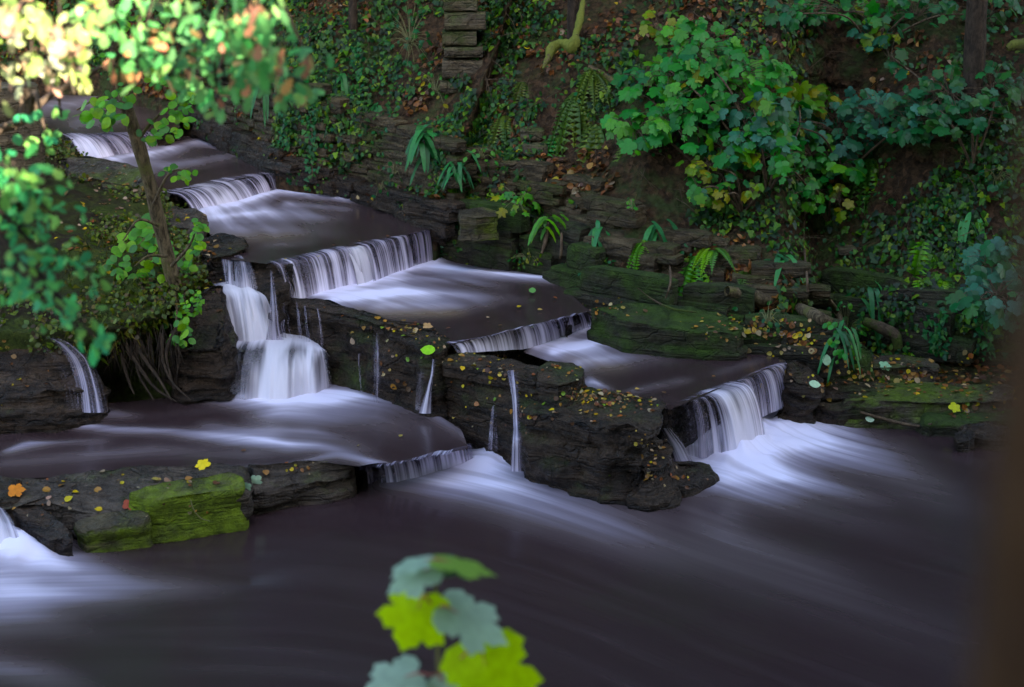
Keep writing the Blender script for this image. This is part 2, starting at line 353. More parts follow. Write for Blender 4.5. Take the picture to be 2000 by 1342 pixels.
def lower():
    z = 0; xs = np.r_[np.linspace(-9, -3.6, 20)[:-1], np.linspace(-3.6, 4.2, 330), np.linspace(4.2, 12, 20)[1:]]
    ys = np.linspace(3.2, 9.6, 280); X, Y = np.meshgrid(xs, ys, indexing='ij'); V = np.stack([X, Y, X*0], -1).reshape(-1, 3)
    st = [[(760, 945, 14, .8), (860, 935, 24, 1.1), (960, 905, 30, 1.4), (1020, 915, 18, 1.)], [(890, 935, 26, 1.2), (1010, 955, 34, 1.), (1120, 985, 32, .6), (1300, 1050, 40, .28), (1550, 1140, 50, .13), (1900, 1260, 60, .05)],
          [(840, 950, 18, .7), (960, 975, 22, .5), (1100, 1020, 26, .35), (1250, 1080, 26, .15)], [(1010, 905, 9, .9), (1120, 925, 7, .6), (1240, 950, 4, .5)],
          [(1300, 850, 20, 1.0), (1340, 900, 34, 1.2), (1450, 890, 54, 1.6), (1560, 860, 52, 1.2), (1660, 880, 30, .5)], [(1380, 930, 20, 1.), (1520, 935, 30, 1.1), (1620, 955, 16, .6), (1720, 985, 8, .2)],
          [(1500, 785, 34, 1.3), (1600, 810, 36, 1.), (1690, 880, 28, .35), (1850, 960, 28, .08)], [(1560, 840, 30, .9), (1700, 920, 30, .25), (1900, 1000, 40, .04)],
          [(1330, 960, 6, .6), (1420, 950, 14, .7), (1560, 990, 20, .22), (1800, 1050, 30, .05)], [(1340, 985, 10, .4), (1400, 1040, 20, .25), (1600, 1120, 30, .15)],
          [(-120, 1060, 40, 1.4), (0, 1085, 44, 1.4), (60, 1095, 42, 1.3), (150, 1120, 34, .95), (260, 1145, 22, .55), (420, 1150, 14, .15)], [(-100, 1150, 44, 1.), (60, 1155, 36, .9), (180, 1165, 22, .4)],
          [(-100, 1210, 30, .6), (60, 1200, 30, .35), (150, 1230, 20, .1)],
          [(-100, 1290, 20, .5), (80, 1320, 20, .4), (160, 1345, 12, .2)]]
    f = soft(foam(V, st), len(xs), len(ys), 10)
    px, py = proj(V); m = np.exp(-((px-1430)/90)**2-((py-865)/50)**2)+.9*np.exp(-((px-1560)/60)**2-((py-790)/40)**2)+.5*np.exp(-((px-960)/50)**2-((py-895)/22)**2)+.9*np.exp(-((px-10)/80)**2-((py-1080)/35)**2)
    V[:, 2] += .13*m*(1+.8*fbm(V*np.array((9, 9, 1)), 3, 5))+.02*np.clip(f, 0, 1)+.008*fbm(V*np.array((2, 3, 1)), 2, 8)
    o = mk('water', V, gridF(len(xs), len(ys)), M_WATER, None, {'foam': f, 'flow': flow0(V), 'peat': np.zeros(len(V)), 'veil': np.full(len(V), .5)})
    tag(o, kind='structure')
lower()

# ------------------------------------------------------------------ rocks
ROCKS = []
def reg(o):
    ROCKS.append(o); return o
def rock(name, top, z0, batter=.12, seed=0, mat=None, moss=0., rough=.02, strata=.02, tilt=None, parent=None, topn=.012, label=None, cat=None, group=None, kind=None, sp=.022, worldpts=False, inset=0.):
    """layered rock slab: top outline [(px,py,z)..], faces stepping down in strata to z0"""
    T = np.array(top, float) if worldpts else np.array([P(a, b, c) for a, b, c in top])
    T = np.vstack([T, T[:1]]); per = np.linalg.norm(np.diff(T, axis=0), axis=1).sum(); n = int(max(40, min(400, per/sp)))
    ring = resamp(T, n+1)[:-1]
    for _ in range(0): ring = .5*ring+.25*(np.roll(ring, 1, 0)+np.roll(ring, -1, 0))
    cen = ring.mean(0); tan = np.roll(ring, -1, 0)-np.roll(ring, 1, 0); nr = np.stack([tan[:, 1], -tan[:, 0], tan[:, 0]*0], -1); nr /= np.linalg.norm(nr, axis=1)[:, None]+1e-9
    area = .5*np.sum(ring[:, 0]*np.roll(ring[:, 1], -1)-np.roll(ring[:, 0], -1)*ring[:, 1])
    if area < 0: nr = -nr
    ring = ring-nr*inset
    hmax = max(.02, ring[:, 2].mean()-z0); nl = int(min(34, max(6, hmax/.018)))
    rows = []; sr = np.random.default_rng(seed+11)
    for k in range(12):
        s = (k+.0)/12.; r = cen+(ring-cen)*s; r[:, 2] = cen[2]+(ring[:, 2]-cen[2])*s; rows.append((r, s, 0))
    lay = np.repeat(sr.uniform(-1, 1, nl), 1)
    q = 0
    hold = 0; val = 0
    for k in range(nl+1):
        if hold <= 0: hold = sr.integers(2, 7); val = sr.uniform(-1, .7)
        hold -= 1
        t = k/nl; r = ring.copy(); r[:, 2] = ring[:, 2]+(z0-ring[:, 2])*t
        off = batter*t*hmax/ .3*.3+strata*(val if k > 0 else -.9)
        pp = r*np.array((3., 3., 14.)); off = off+strata*.8*vn(pp, seed+3)
        rows.append((r+nr*np.asarray(off)[..., None], 1, 1))
    V = []; 
    for r, s, side in rows:
        if side: r = r+nr*(rough*2.6*fbm(r*8, 5, seed)+rough*2*fbm(r*np.array((2.5, 2.5, 4)), 2, seed+9))[:, None]
        if not side or s == 1:
            r = r.copy(); r[:, 2] += (topn*2*fbm(r*np.array((7, 7, 1)), 4, seed+5))*(1 if not side else .8)
            if not side: r[:, :2] += 0
        V.append(r)
    V = np.vstack(V)
    o = mk(name, V, gridF(len(rows), n, True), mat or M_WET, parent, {'moss': np.full(len(V), moss)})
    if not parent: tag(o, label, cat or 'rock', group, kind)
    return reg(o)
# the stepped bed under each pool of the cascade
def bed(top, z, seed, z0):
    rock('river_bed', [(a, b, z) for a, b in top], z0, .0, seed, M_WET, 0, .01, .008, topn=.003, kind='structure', inset=.12)
bed([(20, 215), (120, 262), (180, 266), (345, 255), (345, 205), (250, 180), (120, 172)], Z5-.015, 1, .8)
bed([(95, 285), (160, 320), (250, 352), (322, 380), (545, 338), (470, 298), (380, 266), (300, 262)], Z4-.015, 2, .6)
bed([(380, 405), (392, 440), (430, 478), (426, 507), (500, 505), (538, 526), (700, 490), (838, 452), (740, 405), (640, 372), (540, 360)], Z3-.015, 3, .3)
bed([(545, 590), (640, 594), (740, 626), (860, 657), (882, 674), (1020, 640), (1150, 612), (1085, 543), (940, 518), (838, 500)], Z2-.015, 4, .1)
bed([(1020, 690), (1100, 722), (1150, 768), (1285, 795), (1315, 795), (1440, 750), (1528, 712), (1400, 660), (1260, 632), (1150, 625)], Z1-.015, 5, -.2)
bed([(-400, 985), (0, 935), (200, 932), (440, 917), (640, 907), (700, 914), (780, 902), (880, 880), (915, 868), (800, 780), (640, 752), (340, 775), (190, 790), (0, 800), (-400, 800)], .04, 6, -.2)
# side walls of the cascade
G_SW = 'dark stone slabs that form the side wall of the cascade'
rock('stone_wall', [(562, 580, .66), (620, 582, .66), (680, 598, .66), (760, 622, .66), (858, 640, .66), (872, 662, .64), (846, 672, .64), (770, 650, .65), (690, 618, .65), (600, 602, .65), (560, 595, .65)], .1, .16, 21, M_WET, .12, .03, .03,
     label='long dark wet rock wall beside the middle pool, left of the side cascade strands', cat='rock wall', group=G_SW)
rock('stone_wall', [(845, 700, .5), (900, 694, .5), (960, 700, .5), (1060, 722, .49), (1130, 740, .48), (1135, 756, .48), (1040, 768, .48), (950, 742, .48), (855, 720, .48)], .0, .08, 22, M_WET, .1, .02, .03,
     label='dark wall under the leafy slab with thin trickles running down it', cat='rock wall', group=G_SW)
rock('rock_slab', [(866, 696, .545), (905, 688, .55), (960, 692, .55), (1060, 716, .545), (1120, 724, .54), (1130, 738, .535), (1040, 746, .53), (950, 726, .53), (875, 708, .54)], .46, .01, 23, M_WET, .05, .012, .012,
     label='flat wet slab with a thin sheet of water and yellow leaves on its edge', cat='rock slab', group=G_SW)
rock('boulder', [(1045, 722, .56), (1075, 706, .58), (1120, 706, .58), (1140, 722, .57), (1138, 745, .54), (1090, 758, .54), (1045, 745, .54)], .36, .08, 24, M_WET, .1, .02, .012,
     label='rounded dark block with fallen leaves on top at the end of the flat slab', cat='boulder')
rock('boulder', [(1040, 770, .44), (1130, 752, .47), (1165, 765, .47), (1240, 772, .46), (1282, 788, .45), (1285, 820, .42), (1260, 842, .40), (1180, 838, .42), (1090, 812, .43), (1035, 795, .43)], -.15, .1, 25, M_WET, .12, .035, .02, topn=.03,
     label='largest dark block of the side wall, its top strewn with wet brown leaves', cat='boulder')
rock('rock_slab', [(1265, 862, .26), (1300, 855, .26), (1320, 878, .24), (1300, 915, .2), (1262, 925, .2), (1245, 895, .22)], -.1, .25, 26, M_WET, 0, .035, .03,
     label='jagged dark rock with yellow leaves against the foot of the largest block', cat='rock')
rock('rock_slab', [(1236, 930, .09), (1270, 912, .1), (1340, 898, .1), (1388, 905, .08), (1396, 922, .07), (1350, 945, .07), (1290, 955, .07), (1245, 948, .08)], -.15, .12, 27, M_WET, 0, .02, .012,
     label='low wet slab at the water line beside the foam of the biggest fall', cat='rock slab')
# step rock of the side cascade
rock('boulder', [(452, 690, .39), (480, 676, .41), (540, 670, .42), (595, 680, .4), (615, 700, .37), (600, 716, .35), (540, 722, .35), (465, 716, .35)], .05, .1, 28, M_WET, 0, .04, .03, topn=.03,
     label='rounded rock step under the side cascade, half veiled by water', cat='boulder')
rock('boulder', [(488, 508, .86), (540, 512, .87), (555, 560, .74), (540, 590, .7), (500, 575, .72), (486, 540, .8)], .3, .15, 29, M_WET, 0, .03, .03,
     label='dark wedge of rock between the side cascade and the wide curtain fall', cat='boulder')
# left bank slabs
rock('rock_slab', [(385, 470, .92), (430, 455, .92), (480, 462, .92), (492, 482, .91), (450, 500, .9), (400, 505, .9)], .5, .1, 30, M_WET, .1, .025, .03,
     label='flat wet rock at the lip of the side cascade, right of the leaning tree', cat='rock slab')
rock('rock_slab', [(315, 412, .98), (340, 402, 1.), (385, 412, 1.), (392, 425, .98), (380, 448, .94), (330, 445, .94)], .6, .1, 31, M_LEDGE, .0, .03, .03,
     label='brown rock slab just right of the leaning trunk beside the second curtain fall', cat='rock slab')
rock('rock_slab', [(120, 308, 1.24), (170, 302, 1.26), (270, 326, 1.22), (290, 345, 1.2), (270, 366, 1.14), (180, 352, 1.16), (125, 330, 1.18)], .8, .1, 32, M_LEDGE, .12, .035, .03,
     label='mossy brown slab left of the leaning trunk below the top fall', cat='rock slab')
rock('rock_outcrop', [(-60, 650, .66), (40, 636, .7), (110, 648, .68), (165, 690, .58), (195, 740, .42), (175, 770, .38), (100, 770, .42), (-60, 770, .42)], .1, .15, 33, M_WET, .02, .03, .035, topn=.03,
     label='dark layered rock face at the left edge with a thin side trickle', cat='rock face')
rock('rock_outcrop', [(345, 612, .72), (400, 560, .8), (436, 555, .8), (442, 640, .62), (436, 690, .5), (360, 690, .5)], .1, .2, 34, M_WET, .02, .03, .035,
     label='dark layered rock face between the tree roots and the side cascade', cat='rock face')
# mossy ledge in front
rock('rock_ledge', [(-260, 985, .2), (20, 935, .23), (150, 925, .23), (300, 908, .23), (440, 902, .23), (478, 910, .23), (478, 960, .2), (300, 985, .17), (180, 1005, .15), (90, 985, .18), (20, 990, .18), (-260, 1060, .16)], -.2, .1, 41, M_LEDGE, .02, .02, .02, topn=.02,
     label='long brown rock ledge across the stream at lower left', cat='rock ledge')
rock('rock_slab', [(250, 962, .25), (300, 945, .26), (380, 932, .27), (450, 922, .27), (474, 932, .26), (474, 950, .24), (400, 965, .23), (310, 980, .22), (285, 976, .23)], -.1, .06, 42, M_BMOSS, .68, .012, .01, topn=.01,
     label='bright green mossy block on the lower left ledge', cat='mossy block')
rock('rock_slab', [(150, 1015, .14), (200, 1000, .16), (285, 995, .17), (292, 1012, .15), (230, 1030, .13), (165, 1040, .12)], -.15, .05, 43, M_BMOSS, .5, .015, .015, topn=.01,
     label='lower dull green block at the front corner of the left ledge', cat='mossy block')
rock('rock_slab', [(20, 990, .2), (70, 985, .2), (120, 1020, .16), (140, 1050, .12), (100, 1060, .1), (50, 1030, .12)], -.15, .06, 44, M_WET, 0, .03, .02,
     label='black wet corner rock beside the foam at the left edge', cat='rock')
rock('rock_ledge', [(482, 908, .22), (560, 905, .22), (640, 898, .21), (696, 912, .15), (690, 938, .1), (620, 945, .12), (540, 958, .12), (490, 968, .12)], -.15, .04, 45, M_LEDGE, 0, .018, .02, topn=.015,
     label='thin dark layered ledge between the mossy block and the small weir', cat='rock ledge')
rock('boulder', [(-120, 930, .26), (-40, 925, .28), (20, 935, .26), (30, 960, .22), (0, 985, .2), (-120, 1000, .2)], -.15, .1, 46, M_WET, .05, .03, .03,
     label='dark wet boulder cut by the left edge of the view', cat='boulder')
# right shore
G_SH = 'low mossy shelves along the right shore'
for i, (x0, x1, y0, y1, z, l) in enumerate(((1330, 1700, 728, 770, .2, 'low dark shelf with green rim just right of the biggest fall'), (1480, 1700, 760, 800, .14, 'second dark mossy shelf at the right shore'),
        (1640, 1980, 745, 790, .17, 'mossy shelf near the brown trunk at the right shore'), (1800, 2080, 792, 826, .1, 'lowest bright mossy shelf above the two stones'), (1560, 1820, 690, 722, .26, 'uppermost shelf under the overhanging bank'))):
    x0 = max(x0, 1560) if i != 1 else x0+90
    rock('rock_shelf', [(x0, y0+8, z), ((x0+x1)/2, y0, z), (x1, y0+6, z), (x1+10, y1-6, z-.01), ((x0+x1)/2, y1, z-.01), (x0+10, y1-4, z-.01)], -.1, .08, 50+i, (M_WET, M_WET, M_LEDGE, M_MOSSY, M_LEDGE)[i], (.3, .25, .2, .05, .15)[i], .02, .03, label=l, cat='rock shelf', group=G_SH)
rock('mossy_kerb_stone', [(1150, 600, .66), (1250, 590, .68), (1400, 605, .66), (1455, 640, .6), (1440, 656, .58), (1340, 645, .6), (1220, 630, .62)], .3, .04, 58, M_MOSSY, .06, .015, .015, label='long mossy stone beam along the right side of the lowest pool', cat='stone')
rock('moss_stone', [(895, 408, 1.06), (940, 404, 1.07), (972, 412, 1.05), (975, 425, 1.04), (930, 430, 1.04), (898, 424, 1.05)], .88, .02, 64, M_BMOSS, .22, .012, .01, label='bright mossy square stone at the foot of the bank beside the wide curtain fall', cat='stone')
rock('boulder', [(1862, 845, .08), (1895, 836, .1), (1908, 850, .09), (1895, 866, .06), (1868, 866, .06)], -.08, .05, 59, M_WET, 0, .02, .01, label='small slate blue stone in the shallows at right', cat='stone', sp=.01)
rock('boulder', [(1885, 832, .1), (1930, 822, .12), (1968, 832, .11), (1972, 848, .09), (1935, 850, .08), (1900, 846, .08)], -.08, .05, 60, M_WET, 0, .02, .01, label='flat grey stone behind the small slate blue stone', cat='stone', sp=.01)
rock('boulder', [(1540, 700, .44), (1575, 705, .4), (1600, 735, .33), (1590, 755, .28), (1555, 750, .3), (1532, 722, .38)], 0, .12, 61, M_WET, .1, .03, .02, label='dark rock at the right end of the biggest fall', cat='rock')
rock('boulder', [(1570, 668, .42), (1610, 664, .44), (1628, 690, .4), (1600, 712, .34), (1572, 705, .34)], .15, .1, 62, M_MOSSY, .25, .02, .01, label='small green mossy rock above the right end of the biggest fall', cat='rock')
rock('boulder', [(1640, 672, .38), (1680, 668, .38), (1705, 685, .36), (1690, 704, .32), (1645, 704, .32)], .15, .1, 63, M_MOSSY, .22, .02, .01, label='second small mossy rock below the hanging root', cat='rock')

# ------------------------------------------------------------------ far bank: stations along its foot, profile (offset back, height)
ST = [  # px, py, z of foot ; profile of (offset, z)
 ((-700, 100, 1.3), [(0, 1.3), (.1, 1.7), (.2, 1.8), (.3, 2.6), (.5, 2.7), (1.6, 3.4), (3.5, 4.3), (9, 5.5)]),
 ((-100, 150, 1.3), [(0, 1.3), (.1, 1.6), (.2, 1.7), (.3, 2.4), (.5, 2.5), (1.6, 3.3), (3.5, 4.3), (9, 5.5)]),
 ((190, 172, 1.3), [(0, 1.3), (.08, 1.5), (.15, 1.6), (.25, 2.3), (.45, 2.4), (1.4, 3.1), (3., 4.2), (8, 5.4)]),
 ((350, 205, 1.3), [(0, 1.25), (.06, 1.4), (.15, 1.5), (.2, 2.15), (.4, 2.25), (1.4, 3.), (3., 4.1), (8, 5.3)]),
 ((380, 264, 1.05), [(0, 1.02), (.05, 1.25), (.14, 1.3), (.2, 1.95), (.4, 2.05), (1.4, 2.9), (3., 4.), (8, 5.2)]),
 ((545, 335, 1.05), [(0, 1.0), (.05, 1.16), (.14, 1.2), (.2, 1.75), (.4, 1.85), (1.4, 2.7), (3., 3.9), (8, 5.1)]),
 ((700, 392, .88), [(0, .85), (.04, .97), (.12, 1.), (.18, 1.5), (.42, 1.6), (1.4, 2.6), (3., 3.8), (8, 5.)]),
 ((850, 446, .88), [(0, .82), (.03, 1.04), (.2, 1.07), (.27, 1.42), (.52, 1.52), (1.4, 2.5), (3., 3.7), (8, 5.)]),
 ((860, 505, .62), [(0, .6), (.04, .96), (.3, 1.04), (.36, 1.35), (.6, 1.45), (1.4, 2.4), (3., 3.6), (8, 5.)]),
 ((1095, 542, .62), [(0, .6), (.06, .82), (.28, .9), (.36, 1.2), (.62, 1.34), (1.4, 2.3), (3., 3.6), (8, 5.)]),
 ((1175, 598, .6), [(0, .4), (.1, .66), (.3, .74), (.42, 1.05), (.7, 1.2), (1.45, 2.2), (3., 3.5), (8, 5.)]),
 ((1400, 640, .5), [(0, .4), (.06, .58), (.3, .64), (.46, .9), (.8, 1.1), (1.5, 2.1), (3., 3.4), (8, 5.)]),
 ((1550, 692, .42), [(0, .3), (.1, .48), (.3, .54), (.5, .8), (.9, 1.0), (1.6, 2.05), (3., 3.3), (8, 5.)]),
 ((1580, 770, .0), [(0, -.05), (.2, .12), (.7, .26), (.85, .62), (1.25, .9), (2., 1.95), (3.2, 3.2), (8, 5.)]),
 ((1700, 835, .0), [(0, -.05), (.3, .08), (.95, .2), (1.03, .56), (1.4, .82), (2.1, 1.85), (3.4, 3.2), (8, 5.)]),
 ((1980, 862, .0), [(0, -.05), (.35, .08), (1., .18), (1.06, .52), (1.45, .8), (2.2, 1.85), (3.5, 3.2), (8, 5.)]),
 ((2700, 900, .0), [(0, -.05), (.35, .08), (1., .18), (1.1, .5), (1.5, .8), (2.2, 1.85), (3.5, 3.2), (8, 5.)]),
]
base = np.array([P(*s[0]) for s in ST]); NS, NTT = 520, 240
bd = np.r_[0, np.cumsum(np.linalg.norm(np.diff(base[:, :2], axis=0), axis=1))]
ss = np.linspace(0, bd[-1], NS)
bx = np.interp(ss, bd, base[:, 0]); by = np.interp(ss, bd, base[:, 1])
def smooth1(a, k):
    w = np.hanning(k); w /= w.sum(); return np.convolve(np.pad(a, k//2, 'edge'), w, 'same')[k//2:-(k//2)]
sx_, sy_ = smooth1(bx, 61), smooth1(by, 61)
tx, ty = np.gradient(sx_), np.gradient(sy_); L_ = np.hypot(tx, ty); nx, ny = -ty/L_, tx/L_
nx, ny = nx*.6, ny*.6+.4; L_ = np.hypot(nx, ny); nx, ny = nx/L_, ny/L_
prof = np.array([[(-.05, s[1][0][1]-.35)]+s[1] for s in ST], float)       # station, knot, (off,z)
tk = np.array([0, .06, .16, .24, .40, .47, .76, .92, 1.0]); tt = np.linspace(0, 1, NTT)
def profile_at(s):
    pk = np.stack([[np.interp(s, bd, prof[:, k, c]) for k in range(prof.shape[1])] for c in (0, 1)], -1)
    return pk
PK = np.array([profile_at(s) for s in ss])        # NS,K,2
offs = np.stack([np.interp(tt, tk, PK[i, :, 0]) for i in range(NS)]); zs = np.stack([np.interp(tt, tk, PK[i, :, 1]) for i in range(NS)])
BV = np.stack([bx[:, None]+nx[:, None]*offs, by[:, None]+ny[:, None]*offs, zs], -1)
q = BV.reshape(-1, 3)
amp = np.interp(np.tile(tt, NS), [0, .1, .3, .5, 1], [.02, .05, .07, .13, .35])
dn = np.stack([nx, ny, nx*0+.35], -1)[:, None, :].repeat(NTT, 1).reshape(-1, 3)
q = q+dn*(amp*(1.6*fbm(q*1.4, 3, 31)+.5*fbm(q*np.array((5, 5, 9)), 3, 37)))[:, None]
bank = mk('hillside', q, gridF(NS, NTT), M_SOIL); tag(bank, kind='structure'); reg(bank)
BQ = q.reshape(NS, NTT, 3)

# dry stone wall on the lower faces of the bank
def wall(name, s0, s1, k0, k1, seed, mat, label, ch=(.05, .12), gap=0., moss=None, out=.05, ln=(.12, .55)):
    g = Geo(); r = np.random.default_rng(seed); msk = []
    t = 0.
    while t < 1:
        # each course follows the bank from s0 to s1
        h = r.uniform(*ch); s = s0
        while s < s1:
            l = r.uniform(*ln); sm = s+l/2
            i = int(np.clip(sm/bd[-1]*(NS-1), 0, NS-2)); pk = PK[i]
            z0_, z1_ = pk[k0, 1], pk[k1, 1]; H = z1_-z0_; z = z0_+t*H
            if r.random() > gap:
                o_ = np.interp(z, [z0_, z1_], [pk[k0, 0], pk[k1, 0]])-out+r.uniform(-.025, .02)
                c = np.array((bx[i]+nx[i]*o_, by[i]+ny[i]*o_, z)); T = np.array((tx[i], ty[i], 0.)); T /= np.linalg.norm(T); N = np.array((nx[i], ny[i], 0.)); N = N-T*(N@T); N /= np.linalg.norm(N)
                T = T+N*r.uniform(-.06, .06)+np.array((0, 0, r.uniform(-.03, .03)))
                u = np.linspace(-.5, .5, 7); w = np.linspace(0, 1, 4)
                U, Wg = np.meshgrid(u, w, indexing='ij'); hh = h*r.uniform(.86, .99); ll = l*.97; dp = .13
                # closed strip around the block: back-bottom, front-bottom, front-top, back-top
                sec = np.array([(dp, 0), (.012, 0), (0, .2*hh), (0, .5*hh), (0, .8*hh), (.012, hh), (dp, hh)])
                V = c+T*(u*ll)[:, None, None]+N*sec[None, :, 0:1]*1.+np.array((0, 0, 1.))*sec[None, :, 1:2]
                V = V.reshape(-1, 3); V = V-N*(.03*fbm(V*9, 3, seed+5)+.012*fbm(V*30, 2, seed))[:, None]
                V[:, 2] += .012*fbm(V*8, 2, seed+8)
                V = V.reshape(7, 7, 3); cc = V[0].mean(0); V[0] = V[0]*.8+cc*.2+T*.01; cc = V[-1].mean(0); V[-1] = V[-1]*.8+cc*.2-T*.01
                g.add(V.reshape(-1, 3), gridF(7, 7), r.uniform(-.12, .12)+(moss(sm/bd[-1], t) if moss else 0)); 
                b = g.n-49
                g.F.setdefault(7, []).append(np.array([[b+k for k in range(7)], [b+42+k for k in range(6, -1, -1)]]))
            s += l
        t += h/.55
    o = g.mk(name, mat, None, an='moss', smooth=False)
    tag(o, label, 'stone wall'); return reg(o)
def sp_(px): return float(np.interp(px, [s[0][0] for s in ST], bd))
def mossf(u, t): return .0
wall('dry_stone_wall', sp_(352), sp_(1150), 3, 4, 3, M_WALL, 'tall dark dry stone wall with ferns and ivy along the far side of the cascade')
wall('stone_plinth', sp_(352), sp_(860), 1, 2, 4, M_WET, 'low dark stone course at the foot of the tall wall by the upper pools', ch=(.06, .12))
wall('mossy_plinth', sp_(862), sp_(1550), 1, 2, 5, M_MOSSY, 'thick mossy stone course just above the two lower pools', ch=(.12, .22), ln=(.3, .8), out=.04)
wall('stone_wall', sp_(1120), sp_(1560), 3, 4, 6, M_WALL, 'broken stone courses above the mossy course, under the sycamore leaves', gap=.35, ch=(.07, .14))
wall('rock_wall', sp_(1590), sp_(2690), 3, 4, 8, M_MOSSY, 'dull green overhanging rock wall behind the right shore', ch=(.14, .3), ln=(.5, 1.2), out=.03)

# ------------------------------------------------------------------ left bank
LB = [ # front foot, face top, mid, back (px,py,z)
 [(-500, 850, .1), (-500, 660, .7), (-500, 450, 1.0), (-500, 250, 1.55), (-900, 120, 1.9)],
 [(0, 822, .1), (0, 645, .72), (0, 450, 1.02), (0, 245, 1.5), (-150, 170, 1.7)],
 [(200, 800, .1), (200, 640, .74), (150, 455, 1.03), (50, 250, 1.45), (-20, 195, 1.5)],
 [(330, 790, .1), (330, 598, .8), (250, 440, 1.0), (105, 292, 1.25), (15, 215, 1.32)],
 [(400, 780, .1), (392, 540, .82), (345, 440, .95), (290, 372, 1.08), (90, 288, 1.1)],
 [(440, 775, .0), (436, 530, .6), (410, 470, .7), (330, 400, .8), (100, 300, .9)]]
cols = np.array([[P(*p) for p in c] for c in LB])
n1, n2 = 220, 200
ti = np.array([0, .22, .6, .9, 1.])
g1 = np.stack([resamp(cols[:, k], n1) for k in range(5)], 1)
g2 = np.stack([np.stack([np.interp(np.linspace(0, 1, n2), ti, g1[i, :, c]) for c in range(3)], -1) for i in range(n1)])
q = g2.reshape(-1, 3); q = q+np.array((0, -.35, 1))*(.12*fbm(q*1.8, 4, 41)+.05*fbm(q*8, 3, 43))[:, None]
lbank = mk('left_bank', q, gridF(n1, n2), M_TURF); tag(lbank, kind='structure'); reg(lbank); LQ = q
# near bank under the camera
xs = np.linspace(-14, 14, 90); ys = np.linspace(-6, 4.6, 60); X, Y = np.meshgrid(xs, ys, indexing='ij')
Zn = np.interp(Y, [-6, 0, 1.5, 3.2, 4.0, 4.6], [2.2, 1.4, 1.15, .5, -.05, -.4]); q = np.stack([X, Y, Zn], -1).reshape(-1, 3); q[:, 2] += .12*fbm(q*1.3, 4, 51)
tag(mk('near_bank', q, gridF(90, 60), M_SOIL), kind='structure')
# ground sheet reaching far
gx = np.array([(-60, -40, -.45), (60, -40, -.45), (60, 60, -.45), (-60, 60, -.45)], float)
tag(mk('ground', gx, np.array([[0, 1, 2, 3]]), M_SOIL), kind='structure')

# ray casting from the view onto what has been built
bpy.context.view_layer.update()
def bvh(objs):
    vs, fs, n = [], [], 0
    for o in objs:
        m = o.matrix_world if o.matrix_world.translation.length else Matrix.Translation(o.location); lo = Vector(o.location)
        vs += [v.co+lo for v in o.data.vertices]; fs += [[i+n for i in p.vertices] for p in o.data.polygons]; n += len(o.data.vertices)
    return BVHTree.FromPolygons(vs, fs)
BT = bvh(ROCKS)
def hit(px, py):
    d = Vector(ray(px, py)).normalized(); h = BT.ray_cast(Vector(C0), d)
    if h[0] is None: return np.array(A(px, py, 11.)), np.array((0, -1, 0.)), 11.
    n = np.array(h[1]);
    if n @ np.array(d) > 0: n = -n
    return np.array(h[0]), n, h[3]
def off(px, py, lift):
    """a point `lift` metres in front of the ground seen at that place"""
    p, n, d = hit(px, py); v = (p-C0)/np.linalg.norm(p-C0); return p-v*lift

# ------------------------------------------------------------------ leaf shapes: outline right half, tip at (0,1)
def tmpl(half, cy=.35, fold=.12, droop=.18):
    h = np.array(half, float); o = np.vstack([h, (h[1:-1]*np.array((-1, 1)))[::-1]])
    V = np.zeros((len(o)+1, 3)); V[1:, :2] = o; V[0, :2] = (0, cy)
    V[:, 2] = -fold*np.abs(V[:, 0])-droop*(V[:, 1])**2; V[0, 2] -= .0
    n = len(o); Fc = np.array([[0, 1+i, 1+(i+1) % n] for i in range(n)]); return V, Fc
SYC = tmpl([(0, 0), (.16, -.09), (.36, -.05), (.5, .12), (.44, .2), (.47, .3), (.34, .36), (.48, .44), (.56, .64), (.45, .66), (.36, .77), (.22, .7), (.2, .84), (.1, .9), (0, 1.02)], .3)
SYC2 = tmpl([(0, 0), (.25, -.08), (.47, .1), (.3, .3), (.54, .6), (.32, .68), (.17, .62), (.12, .84), (0, 1)], .3)
IVY = tmpl([(0, 0), (.25, -.1), (.46, .1), (.26, .34), (.3, .5), (0, 1)], .3, .1, .1)
OVAL = tmpl([(0, 0), (.2, .08), (.37, .3), (.4, .52), (.28, .78), (0, 1.)], .45, .1, .15)
OAK = tmpl([(0, 0), (.05, .12), (.19, .2), (.12, .3), (.28, .42), (.17, .52), (.34, .66), (.21, .76), (.22, .9), (0, 1)], .5, .1, .2)
LITTER = tmpl([(0, 0), (.3, .12), (.42, .4), (.3, .7), (0, 1)], .45, -.25, .05)
def nrmz(a): return a/(np.linalg.norm(a, axis=-1, keepdims=True)+1e-9)
def leaves(name, T, pos, nrm, tip, size, col, mat, parent=None, curl=0.):
    V0, F0 = T; pos = np.asarray(pos); N = len(pos); nrm = nrmz(np.asarray(nrm)); tip = np.asarray(tip); tip = nrmz(tip-nrm*(tip*nrm).sum(-1, keepdims=True)); side = np.cross(tip, nrm)
    s = np.asarray(size)[:, None, None]; x = V0[None, :, 0:1]; y = V0[None, :, 1:2]; z = V0[None, :, 2:3]*(1+curl*rng.uniform(-1, 2, N))[:, None, None]
    V = pos[:, None, :]+s*(x*side[:, None, :]+y*tip[:, None, :]+z*nrm[:, None, :])
    k = len(V0); Fc = (F0[None]+(np.arange(N)*k)[:, None, None]).reshape(-1, 3)
    c = np.repeat(np.asarray(col), k, 0)
    return mk(name, V.reshape(-1, 3), Fc, mat, parent, {'col': c}, smooth=False)
def pal(n, cols, w=None, jit=.25):
    cols = np.array(cols, float); w = np.array(w or [1]*len(cols), float); w /= w.sum()
    c = cols[rng.choice(len(cols), n, p=w)]; return c*rng.uniform(1-jit, 1+jit, (n, 1))*rng.uniform(.92, 1.08, (n, 3))
